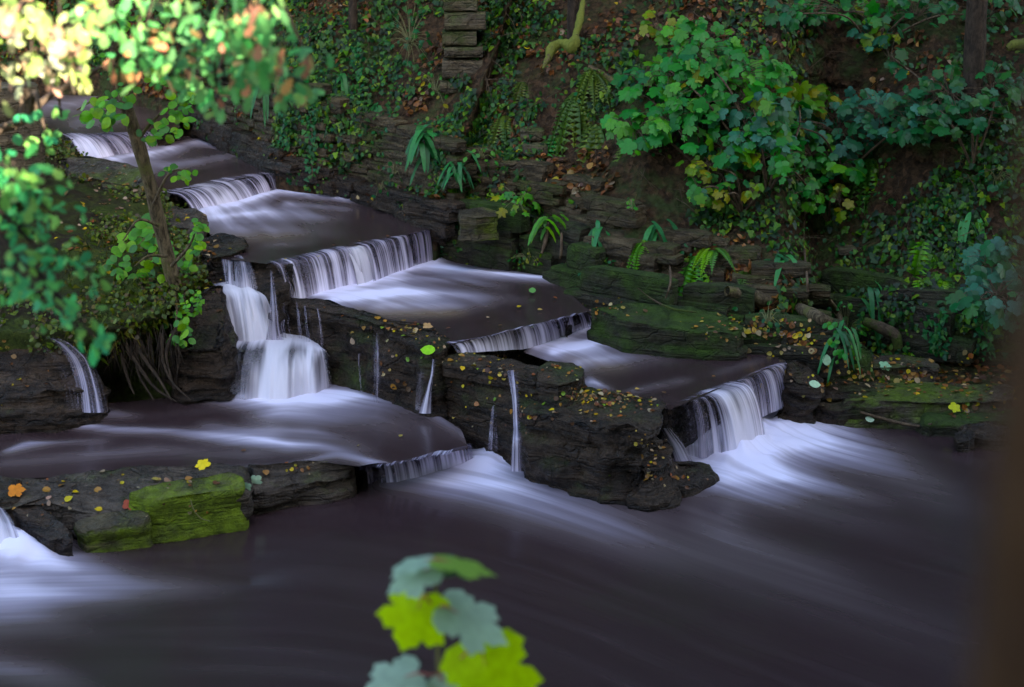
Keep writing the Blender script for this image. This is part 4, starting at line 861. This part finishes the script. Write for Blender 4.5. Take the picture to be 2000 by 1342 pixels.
fall('small weir spilling beside the thin dark ledge', [(690, 914, ZM), (765, 905, ZM), (800, 898, ZM), (850, 886, ZM), (912, 876, ZM)], [(705, 945, .0), (775, 945, .0), (810, 935, .01), (860, 920, .01), (930, 900, .02)], [.1, .2, .5, .8, .7, .8, .7, .6], group=GF)
fall('lower left fall cut by the left edge of the view', [(-160, 985, .2), (-60, 985, .2), (14, 1000, .18)], [(-150, 1090, .04), (-20, 1095, .04), (50, 1085, .04)], [1, 1, .9, .8], [.6, .6, .5], group=GF)
# side cascade: two tiers
GC = 'side cascade over the rounded rock'
fall('upper tier of the side cascade, right of the leaning tree', [(428, 500, Z3), (455, 498, Z3), (485, 508, Z3)], [(440, 565, .74), (470, 570, .74), (505, 566, .74)], [.5, .35, .5, .25], [.4]*3, 60, group=GC)
fall('broad white chute of the side cascade between the dark rocks', [(418, 562, .76), (465, 555, .77), (515, 575, .74)], [(448, 668, .46), (490, 672, .46), (545, 662, .47)], [.5, .75, .95, .9, .7, .4], [.6, .7, .85, .8, .6], 80, bow=1.4, group=GC, wig=.03, lipd=.35)
fall('veil of water over the rounded rock at the foot of the side cascade', [(432, 672, .45), (490, 656, .475), (560, 652, .475), (608, 664, .46), (634, 684, .43)], [(396, 775, ZM), (480, 786, ZM), (560, 785, ZM), (620, 772, ZM), (652, 756, ZM)], [.6, .6, .42, .3, .3, .5, .85, .9, .6, .5, .8, .65, .4, .6], [.8, .8, .7, .85, .95, .9, .8, .8], 140, bow=2.3, group=GC, wig=.03, lipd=.7)
# thin trickles down the side wall
GT = 'thin trickles down the side walls'
def ribbon(label, pp, w, d, smo=.4):
    pp = crv(np.array(pp, float), 26); c = np.array([off(a, b, .035) for a, b in pp]); c[:, 1] = np.minimum.accumulate(np.minimum(c[:, 1], c[0, 1]+.02)) if True else c[:, 1]
    for _ in range(4): c[1:-1] = .5*c[1:-1]+.25*(c[:-2]+c[2:])
    n = 12; u = np.linspace(-1, 1, n); ww = np.interp(np.linspace(0, 1, 26), np.linspace(0, 1, len(w)), w)*8.3/F
    V = c[:, None, :]+np.stack([u[None, :]*ww[:, None], -.012*(1-u[None, :]**2)*np.ones((26, 1)), np.zeros((26, n))], -1)
    D = np.interp(np.linspace(0, 1, 26), np.linspace(0, 1, len(d)), d)[:, None]*(1-np.abs(u[None, :])**2.5)
    fl = np.zeros((26, n, 3)); fl[..., 0] = np.linspace(0, 1, 26)[:, None]; fl[..., 1] = u[None, :]*.04*np.mean(w)/8; fl[..., 2] = len(label)
    o = mk('trickle', V.reshape(-1, 3), gridF(26, n), M_FALL, None, {'dens': D.ravel(), 'smoothness': np.full(26*n, smo), 'flow': fl.reshape(-1, 3)}); return tag(o, label, 'trickle', GT)
BT = bvh(ROCKS)
for k_, (pp_, w_, d_, l_) in enumerate((([(533, 528), (536, 580), (538, 630), (540, 668)], [4, 5, 7, 12], [.6, .6, .6, .7], 'straight strand nearest the side cascade chute'),
        ([(556, 590), (560, 630), (566, 676)], [6, 8, 10], [.55, .5, .5], 'second strand right of the side cascade chute'), ([(578, 590), (586, 635), (592, 686)], [5, 6, 8], [.4, .45, .4], 'third strand right of the side cascade chute'),
        ([(598, 596), (606, 640), (612, 694)], [7, 6, 7], [.5, .45, .4], 'fourth strand right of the side cascade chute'), ([(618, 600), (624, 640), (628, 698)], [5, 5, 6], [.4, .35, .3], 'outermost strand before the long dark wall'))):
    ribbon(l_, [(a+((k_*7+j_*5) % 5-2)*1.2, b) for j_, (a, b) in enumerate(pp_)], [w_[0]*.8]+[w*(1.5+.35*j_) for j_, w in enumerate(w_[1:])], [d_[0]*.5]+[d*.62 for d in d_[1:]], .15)
ribbon('forked trickle falling left of the flat slab into the stream', [(848, 700), (845, 730), (838, 765), (832, 805)], [4, 4, 7, 15], [.45, .55, .8], .0)
ribbon('faint trickle just left of the forked one', [(822, 725), (820, 765), (818, 800)], [9, 9, 9], [.3, .4, .4], .2)
ribbon('tall thin trickle dropping beside the rounded block to the lower pool', [(1003, 722), (1008, 780), (1010, 840), (1011, 895)], [15, 8, 8, 15], [.2, .42, .36, .6], .0)
ribbon('faint trickle left of the tall thin one', [(966, 790), (964, 830), (963, 875)], [6, 9, 12], [.12, .36, .4], .1)
ribbon('faint trickle on the dark wall right of the side cascade', [(735, 650), (738, 720), (740, 780)], [8, 9, 10], [.15, .35, .35], .2)
ribbon('faint short trickle beside the side cascade', [(700, 690), (701, 730), (703, 765)], [5, 6, 7], [.3, .4, .4], .2)
ribbon('thin veil curving off the dark rock face at the left edge', [(85, 655), (125, 668), (155, 700), (172, 750), (180, 805)], [12, 20, 27, 28, 34], [.08, .28, .34, .34, .45], .1)
ribbon('second veil close beside it on the dark rock face', [(60, 660), (100, 690), (130, 740), (142, 800)], [8, 12, 14, 16], [.05, .2, .25, .3], .2)
ribbon('short veil at the foot of the biggest block beside the main fall', [(1300, 835), (1320, 860), (1335, 890), (1345, 905)], [12, 18, 22, 26], [.5, .8, .9, .9], .3)

# ------------------------------------------------------------------ fallen leaves on the rocks and water edge
BT = bvh(ROCKS)
def strew(areas, name, cols, smin, smax, w=None, T=LITTER):
    pos = []; nr = []
    for (cx, cy, rx, ry, n) in areas:
        for _ in range(n):
            x = cx+rng.normal(0, rx); y = cy+rng.normal(0, ry); p, nn, _d = hit(x, y)
            pos.append(p+nn*.006); nr.append(nn+rng.normal(0, .2, 3))
    n = len(pos); o = leaves(name, T, pos, nr, rng.normal(0, 1, (n, 3)), smin*.8+(smax*1.15-smin*.8)*rng.random(n)**2, pal(n, cols, w, .4), M_DRY); return tag(o, kind='stuff')
YS = [(.42, .3, .05), (.4, .3, .11), (.28, .15, .06), (.2, .08, .04), (.15, .22, .05), (.36, .27, .17), (.1, .05, .03)]
strew([(1190, 782, 50, 14, 150), (1150, 770, 20, 8, 40), (1095, 722, 35, 9, 26), (930, 705, 50, 12, 45), (1000, 730, 30, 10, 20), (1280, 885, 16, 22, 30), (1300, 930, 40, 10, 26), (800, 640, 40, 8, 34), (880, 660, 30, 7, 26), (1030, 790, 20, 30, 18), (1100, 800, 60, 20, 16), (1180, 600, 40, 12, 30)], 'fallen_leaves', YS, .014, .034, [2, 2, 3, 3, .5, 2, 4])
strew([(780, 700, 50, 45, 34), (700, 640, 40, 25, 14), (930, 790, 50, 40, 18), (250, 940, 120, 8, 26), (100, 980, 60, 20, 18), (590, 915, 50, 6, 10), (350, 1000, 60, 12, 6), (400, 480, 40, 16, 26), (160, 440, 60, 40, 50), (240, 400, 50, 60, 50), (60, 720, 50, 40, 16), (420, 560, 20, 30, 16), (210, 350, 50, 16, 40), (1750, 730, 110, 25, 240), (1900, 760, 60, 25, 120), (1480, 640, 60, 14, 120), (1560, 670, 40, 12, 60), (700, 385, 50, 8, 16), (720, 440, 50, 12, 16), (350, 420, 24, 8, 16)], 'scattered_leaves', YS+BR, .016, .045)
# leaves floating or lying on the water sheets, a few
pos = [P(a, b, z+.012) for a, b, z in ((1010, 600, Z2), (950, 620, Z2), (1050, 605, Z2), (980, 635, Z2), (1080, 580, Z2), (880, 640, Z2), (1240, 760, Z1), (1300, 768, Z1), (700, 470, Z3), (650, 478, Z3), (620, 500, Z3), (760, 460, Z3), (560, 505, Z3), (1390, 735, Z1), (1040, 640, Z2), (780, 853, ZM), (795, 883, ZM-.05), (700, 870, ZM), (560, 905, ZM), (480, 880, ZM))]
n = len(pos); o = leaves('drifting_leaves', LITTER, pos, rng.normal(0, .12, (n, 3))+np.array((0, 0, 1)), rng.normal(0, 1, (n, 3)), rng.uniform(.02, .035, n), pal(n, YS), M_DRY); tag(o, kind='stuff')
def one_leaf(name, label, px, py, T, size, col, tip=(0, -1, 0), nrm=(0, -.5, .8), lift=.02, z=None):
    p = off(px, py, lift) if z is None else P(px, py, z); o = leaves(name, T, [p], [nrm], [tip], [size], [col], M_DRY); tag(o, label, 'leaf')
one_leaf('maple_leaf', 'bright yellow maple leaf lying on the lower left ledge', 402, 912, SYC, .075, (.75, .55, .04), (-.3, .2, .3))
one_leaf('fallen_leaf', 'orange brown leaf at the far left end of the ledge', 18, 958, SYC, .08, (.6, .25, .1), (1, .2, .1))
one_leaf('fallen_leaf', 'red-brown leaf lying in a hollow of the ledge', 242, 984, SYC, .06, (.35, .1, .07), (1, 0, 0))
one_leaf('pale_leaf', 'pale green leaf stuck on the rock right of the mossy block', 500, 930, SYC, .06, (.5, .65, .45), (0, 0, -1), (0, -1, .3), .04)
one_leaf('pale_leaf', 'pale green leaf hanging just under the other pale one', 484, 945, SYC, .045, (.35, .5, .35), (-.3, 0, -1), (0, -1, .3), .04)
one_leaf('green_leaf', 'bright green leaf standing at the corner of the dark side wall', 850, 684, OVAL, .09, (.3, .6, .05), (-1, .1, .15), (0, -.6, .8), .03)
one_leaf('green_leaf', 'green leaf afloat near the head of the low fall', 1040, 572, OVAL, .06, (.15, .3, .1), (0, 1, .2), z=Z2+.02)
one_leaf('pale_leaf', 'folded white-green leaf above the right end of the biggest fall', 1580, 748, OVAL, .075, (.45, .6, .4), (1, 0, -.2), lift=.05)
one_leaf('pale_leaf', 'pale green leaf lying on the shore shelf below the mossy rocks', 1720, 713, SYC, .075, (.3, .5, .3), (1, 0, 0), lift=.04)
one_leaf('pale_leaf', 'pale upright leaf beside the hanging tuft', 1615, 714, OVAL, .07, (.4, .55, .35), (0, 0, 1), (0, -1, .2), lift=.05)
one_leaf('maple_leaf', 'yellow maple leaf on the right shore shelf', 1857, 790, SYC, .07, (.5, .5, .05), (.5, -.5, 0), lift=.04)
one_leaf('pale_leaf', 'pale leaf lying at the water edge on the right shore', 1690, 818, OVAL, .06, (.4, .5, .35), (1, 0, 0), lift=.03)
one_leaf('brown_leaf', 'large tan leaf on the top of the long dark wall', 828, 636, SYC, .055, (.45, .28, .15), (1, 0, 0), lift=.03)
root('thin green stem trailing off the mossy block into the water', [(372, 975), (378, 995), (392, 1012), (410, 1018)], [.002, .003, .003, .002], M_GSTEM, .03, 'trailing_stem', cat='stem', group=None)

# ------------------------------------------------------------------ leaning tree on the left bank
b = A(347, 600, 8.5)
tr = empty('leaning_tree', b, 'slender leaning tree with mottled bark growing on the left bank', 'tree')
pts = [A(352, 640, 8.52), A(346, 590, 8.5), A(332, 520, 8.46), A(312, 440, 8.42), A(290, 350, 8.36), A(270, 280, 8.3), A(248, 210, 8.22), A(232, 140, 8.15), A(225, 40, 8.05), A(215, -120, 7.9)]
V, Fs = tubeVF(pts, [.07, .055, .046, .042, .04, .041, .037, .033, .03, .025], 16, .22, 3, 90); mk('trunk', V, Fs, M_BARK, tr)
g = Geo()
for pp in ([(268, 275), (300, 235), (340, 200), (385, 190)], [(246, 205), (262, 160), (300, 120)], [(250, 215), (200, 190), (150, 215)], [(310, 440), (270, 430), (240, 470)], [(335, 520), (370, 480), (385, 440)], [(300, 400), (330, 340), (370, 330)], [(340, 570), (345, 610), (340, 650)], [(325, 500), (290, 500), (262, 520)], [(230, 120), (180, 60), (120, 20)], [(228, 100), (290, 60), (360, 30)]):
    tube(g, [A(x, y, 8.3-.1*i) for i, (x, y) in enumerate(pp)], [.012, .008, .004], 5)
g.mk('branches', M_BARK, tr)
pos = []; sz = []; cl = []
for (cx, cy, rx, ry, n, s, Y) in ((370, 195, 36, 22, 26, .06, 8.0), (330, 235, 40, 24, 26, .06, 8.05), (200, 215, 45, 28, 30, .075, 7.9), (240, 170, 30, 40, 20, .06, 8.1), (300, 260, 26, 18, 12, .06, 8.2), (350, 335, 36, 16, 18, .045, 8.2), (385, 455, 18, 32, 22, .06, 8.2), (275, 455, 40, 30, 20, .08, 8.2), (355, 510, 24, 30, 22, .06, 8.3), (350, 640, 22, 40, 44, .055, 8.2), (375, 590, 26, 26, 60, .03, 8.3),
                       (295, 525, 30, 28, 22, .07, 8.2), (240, 500, 30, 40, 18, .07, 8.1), (270, 30, 90, 50, 60, .06, 8.), (300, 110, 50, 50, 30, .06, 8.), (160, 60, 60, 60, 40, .06, 7.9), (320, 490, 16, 26, 10, .06, 8.2)):
    for _ in range(n):
        a = rng.uniform(0, 6.28); r = math.sqrt(rng.random()); pos.append(A(cx+rx*r*math.cos(a), cy+ry*r*math.sin(a), Y+rng.uniform(-.2, .15)+(.45 if 230 < cx < 372 and 400 < cy < 580 else 0))); sz.append(s*rng.uniform(.7, 1.2)); cl.append(1)
n = len(pos); nr = np.stack([rng.normal(0, .4, n), rng.normal(-.6, .3, n), rng.normal(.8, .3, n)], -1); tp = np.stack([rng.normal(0, .7, n), rng.normal(-.3, .3, n), rng.normal(-.4, .4, n)], -1)
leaves('foliage', OVAL, pos, nr, tp, sz, pal(n, [(.08, .24, .05), (.1, .3, .05), (.16, .34, .05), (.06, .18, .05)]), M_LEAF, tr)
# hanging roots under the turf
BT = bvh(ROCKS)
g = Geo(); t = empty('root_tangle', A(280, 650, 8.2), 'tangle of bare brown roots hanging under the mossy turf of the left bank', 'roots')
for i in range(90):
    x = rng.uniform(190, 345); y0 = rng.uniform(630, 670); l = rng.uniform(40, 130)*(.6+.8*(x-190)/155)
    x1 = x+rng.normal(8, 14); a = A(x, y0, 8.15); m_ = A((x+x1)/2+rng.normal(0, 6), y0+l*.5, 8.05); e = A(x1, min(y0+l, 780), 8.1); r = rng.uniform(.001, .0035); tube(g, [a, m_, e], [r*1.4, r, r*.4], 4, n=9)
g.mk('fine_roots', M_DBARK, t); g = Geo()
for pp in ([(235, 650), (262, 700), (300, 755), (345, 785)], [(255, 640), (275, 690), (310, 740), (335, 782)], [(315, 650), (318, 700), (335, 745), (372, 782)], [(345, 640), (325, 690), (340, 760)], [(270, 640), (268, 720), (300, 782)], [(225, 650), (250, 740), (262, 770)]):
    tube(g, [A(x, y, 8.12-.06*i) for i, (x, y) in enumerate(pp)], [.011, .012, .008, .005], 7, .5)
g.mk('thick_roots', M_DBARK, t)
# grass, moss tufts and weeds on the left bank
i = rng.integers(0, len(LQ), 26000); p = LQ[i]+rng.normal(0, .03, (26000, 3))*np.array((1, 1, .4)); k = fbm(p*2.2, 3, 55); x, y = proj(p)
m = inview(p, 30) & (k > -.05) & (y < 700); p = p[m]; n = len(p)
o = leaves('bank_weeds', OVAL, p+np.array((0, 0, .02)), rng.normal(0, .5, (n, 3))+np.array((0, -.5, .7)), rng.normal(0, .5, (n, 3))+np.array((0, -.3, .1)), rng.uniform(.012, .04, n), pal(n, [(.07, .1, .015), (.05, .09, .02), (.1, .14, .02), (.12, .1, .03), (.06, .045, .02)], [3, 3, 2, 1, 2]), M_LEAF); tag(o, kind='stuff')
g = Geo(); vs = []
i = rng.integers(0, len(LQ), 9000); p = LQ[i]; x, y = proj(p); sel = inview(p, 20) & (y > 470) & (y < 700) & (x > 130); p = p[sel][:2600]; n = len(p)
d = np.stack([rng.normal(0, .5, n), rng.normal(-.5, .2, n), rng.normal(-.1, .5, n)], -1)*rng.uniform(.03, .09, (n, 1)); sd = np.array((.0025, 0, 0))
V = np.stack([p-sd, p+sd, p+d*.6+np.array((0, 0, .015))+sd*.7, p+d+np.array((0, 0, -.02))], 1).reshape(-1, 3); Fc = (np.array([[0, 1, 2, 3]])[None]+(np.arange(n)*4)[:, None, None]).reshape(-1, 4)
o = mk('grass', V, Fc, M_LEAF, None, {'col': np.repeat(pal(n, [(.12, .13, .03), (.18, .15, .05), (.07, .11, .02)]), 4, 0)}); tag(o, kind='stuff')

# ------------------------------------------------------------------ near foliage, out of focus
def near_tree(name, label, cat, root_pts, rad, clusters, T, size, cols, w, Y, mat=M_NEAR, bark=M_DBARK, tipd=(0, -.2, -.8)):
    t = empty(name, root_pts[0], label, cat); V, Fs = tubeVF(root_pts, rad, 12, .2, 5, 60); mk('trunk', V, Fs, bark, t)
    g = Geo(); pos = []; sz = []; cl = []; end = np.array(root_pts[-1])
    for (cx, cy, rx, ry, n, *o) in clusters:
        yy = Y+rng.uniform(-.25, .25); cc = A(cx, cy, yy); j = int(np.argmin([np.linalg.norm(np.array(r_)-cc) for r_ in root_pts])); s0 = np.array(root_pts[j])
        tube(g, [s0, (s0+cc)/2+np.array((0, 0, .08)), cc], [.012, .007, .003], 5, n=14)
        n = int(n*(1.2 if name == 'oak_tree' else .62))
        if name == 'oak_tree': rx *= 1.15; ry *= 1.1
        for _ in range(n):
            x, y = rng.normal(cx, rx*.55), rng.normal(cy, ry*.55); p = A(x, y, yy+rng.uniform(-.2, .2)); pos.append(p); sz.append(size*rng.uniform(.6, 1.2))
            if rng.random() < .35: tube(g, [cc, (cc+p)/2+np.array((0, 0, .015)), p], [.003, .002, .001], 3, n=5)
        cl.append(pal(n, o[0] if o else cols, None if o else w))
    g.mk('branches', bark, t); n = len(pos)
    nr = np.stack([rng.normal(0, .5, n), rng.normal(-.6, .4, n), rng.normal(.6, .4, n)], -1); tp = rng.normal(0, .6, (n, 3))+np.array(tipd)
    leaves('foliage', T, pos, nr, tp, sz, np.vstack(cl), mat, t, 1.)
    return t
OG = [(.16, .46, .18), (.22, .52, .2), (.32, .54, .2), (.7, .46, .22), (.7, .38, .22)]; OW = [4, 4, 2, 1.2, .8]; OL = [(.45, .62, .2), (.6, .66, .3), (.8, .55, .35), (.75, .7, .5)]
near_tree('oak_tree', 'blurred oak boughs with browning leaf tips hanging in at upper left', 'oak tree', [np.array((-2.6, 2.2, 1.2)), np.array((-2.5, 2.4, 2.4)), np.array((-2.1, 2.9, 3.3)), np.array((-1.5, 3.1, 3.35)), np.array((-1.0, 3.2, 3.15)), np.array((-.7, 3.3, 3.05))], [.12, .1, .06, .035, .02, .008],
  [(-120, 60, 90, 80, 110, OL), (-60, 120, 60, 60, 60, OL), (40, 20, 60, 30, 40, OL), (120, 60, 60, 40, 50, OL), (60, 130, 70, 26, 36, OL), (150, 140, 20, 24, 12, OL), (200, 30, 50, 40, 36), (280, 80, 50, 40, 40), (350, 30, 60, 34, 40), (370, 110, 60, 40, 44), (430, 60, 60, 50, 50), (440, 160, 40, 36, 24), (500, 30, 50, 40, 34), (520, 110, 60, 45, 50), (570, 165, 34, 34, 24), (490, 140, 40, 30, 22), (600, 110, 18, 20, 8), (250, 130, 40, 30, 16), (425, 200, 16, 20, 7), (330, 150, 26, 20, 8)],
  OAK, .037, OG, OW, 3.2)
NG = [(.11, .42, .2), (.14, .48, .2), (.19, .52, .18), (.25, .5, .15)]
near_tree('near_shrub', 'out of focus teal green shrub leaning in from the left edge', 'shrub', [np.array((-2.2, 2.3, 1.1)), np.array((-2.0, 2.6, 1.7)), np.array((-1.7, 3.0, 2.1)), np.array((-1.35, 3.2, 2.35))], [.03, .024, .016, .008],
  [(20, 330, 40, 50, 40), (60, 370, 60, 50, 50), (30, 450, 60, 60, 60), (100, 410, 40, 26, 16), (90, 500, 70, 40, 50), (150, 530, 40, 26, 18), (60, 560, 50, 30, 26), (120, 590, 60, 30, 40), (150, 640, 50, 30, 30), (190, 665, 26, 18, 12), (20, 520, 40, 50, 40), (10, 400, 40, 50, 30)],
  OAK, .034, NG, None, 3.1, tipd=(.3, -.2, -.4))
near_tree('thin_near_branch', 'thin pale out of focus twig crossing at the upper left', 'branch', [np.array((-2.4, 3.3, 2.1)), A(-20, 262, 3.8), A(60, 215, 3.85), A(110, 180, 3.9), A(200, 130, 3.95)], [.012, .012, .01, .008, .005],
  [(90, 270, 40, 20, 16), (40, 240, 30, 20, 10), (120, 230, 20, 20, 7)], OVAL, .04, NG, None, 3.9, bark=M_TWIG)
trunk('foreground_tree', 'blurred brown tree trunk close to the camera along the right edge', 'tree trunk', [np.array((.193, .36, 1.2)), np.array((.187, .36, 2.4)), np.array((.1845, .36, 3.0)), np.array((.186, .36, 3.6)), np.array((.2, .4, 5.))], [.055, .051, .05, .05, .045], M_NEARBARK, .06)

# foreground sycamore shoot
yy = 2.1
t = empty('sycamore_shoot', np.array((A(856, 1500, yy)[0], 2.1, 1.05)), 'young sycamore shoot with lime and pale leaves at bottom centre', 'sapling')
V, Fs = tubeVF([np.array((A(856, 1500, yy)[0], 2.1, 1.0)), A(858, 1440, yy), A(856, 1300, yy), A(852, 1200, yy), A(850, 1092, yy)], [.006, .005, .0035, .003, .002], 8, .05, 1, 40); mk('stem', V, Fs, M_GSTEM, t)
LIME = (.5, .78, .01); PALE = (.42, .56, .42)
def sl_(px, py, size, tip, nrm, col, base, lab=None, curl=0.):
    p = A(px, py, yy-.02); b_ = A(base[0], base[1], yy)
    # finer leaf with veins of relief
    V0, F0 = SYC; o = leaves('leaf', SYC, [p], [nrm], [tip], [size], [col], M_NEAR, t, curl)
    V, Fs = tubeVF([b_, (b_+p)/2+np.array((0, -.014, .006)), p+np.array((0, -.008, .002)), p+nrmz(np.array(tip, float))*size*.22+np.array((0, -.006, 0))], [.0022, .0018, .0018, .0006], 6, 0, 0, 14); mk('leaf_stalk', V, Fs, M_STALK, t)
    if lab: o['label'] = lab
sl_(850, 1092, .07, (-1, -.15, .1), (.0, .12, 1), PALE, (850, 1100), 'pale leaf seen nearly edge on')
sl_(852, 1090, .1, (1, -.1, -.12), (.1, .18, 1), (.25, .42, .1), (850, 1098))
sl_(846, 1104, .085, (-1, -.5, -.3), (-.15, -.22, 1), PALE, (850, 1108), 'pale blue-green leaf')
sl_(856, 1104, .06, (1, .5, -.2), (.2, -.2, 1), (.1, .17, .13), (851, 1110))
sl_(828, 1160, .112, (-.42, -.15, -1), (-.15, -1, .2), LIME, (853, 1190), 'lime green leaf hanging down')
sl_(868, 1180, .12, (1, -.2, -.5), (.3, -.25, .9), PALE, (854, 1196), 'pale blue-green leaf')
sl_(935, 1258, .15, (.35, -.3, -1), (.1, -1, .4), LIME, (857, 1315), 'largest lime green leaf')
sl_(815, 1312, .1, (-1, -.3, -.1), (-.1, -.35, .9), PALE, (857, 1318), 'pale leaf cut by the bottom edge')
sl_(862, 1320, .08, (.3, .4, -.8), (0, -.8, .5), PALE, (857, 1330))

# ------------------------------------------------------------------ the trees overhead that keep the stream in shade
SD = np.array(sdir); a1 = nrmz(np.cross(SD, (0, 0, 1.))); a2 = np.cross(SD, a1)
gap_c = A(20, 70, 3.2)
uu, vv = np.meshgrid(np.arange(-12, 14, .11), np.arange(-6.5, 9.5, .11)); o_ = np.array((0, 8., 1.2)); pts = o_+uu.ravel()[:, None]*a1+vv.ravel()[:, None]*a2+rng.normal(0, .06, (uu.size, 3))
rel = pts-gap_c; d1 = rel@a1; d2 = rel@a2; m = ((d1/.62)**2+(d2/.46)**2 > 1)

pts = pts[m]; n = len(pts)
lift = 14+1.5*fbm(pts*.6, 3, 5)+rng.normal(0, .25, n); pts = pts+SD*lift[:, None]
t = empty('overhanging_tree', np.array((9., -9., 1.5)), 'tall leafy tree on the near bank behind the camera shading the stream', 'tree')
leaves('crown', SYC2, pts, SD+rng.normal(0, .25, (n, 3)), rng.normal(0, 1, (n, 3)), rng.uniform(.36, .5, n), pal(n, MID), M_LEAF, t)
V, Fs = tubeVF([np.array((9., -9., 1.)), np.array((8.6, -8.6, 5.)), np.array((7., -7., 8.))], [.3, .22, .12], 14, .1, 2); mk('trunk', V, Fs, M_DBARK, t)
# wood on top of the far bank, above the frame
ps = []
for k in range(54):
    c_ = np.array((rng.uniform(-13, 10), rng.uniform(14, 20), rng.uniform(4.6, 10.5))); ps.append(c_+rng.normal(0, 1., (200, 3)))
ps = np.vstack(ps); x_, y_ = proj(ps); ps = ps[(y_ < -60)]; n = len(ps)
o = leaves('woodland', SYC2, ps, rng.normal(0, .6, (n, 3))+np.array((0, 0, 1.)), rng.normal(0, 1, (n, 3)), rng.uniform(.35, .6, n), pal(n, DARK), M_LEAF); tag(o, kind='stuff')
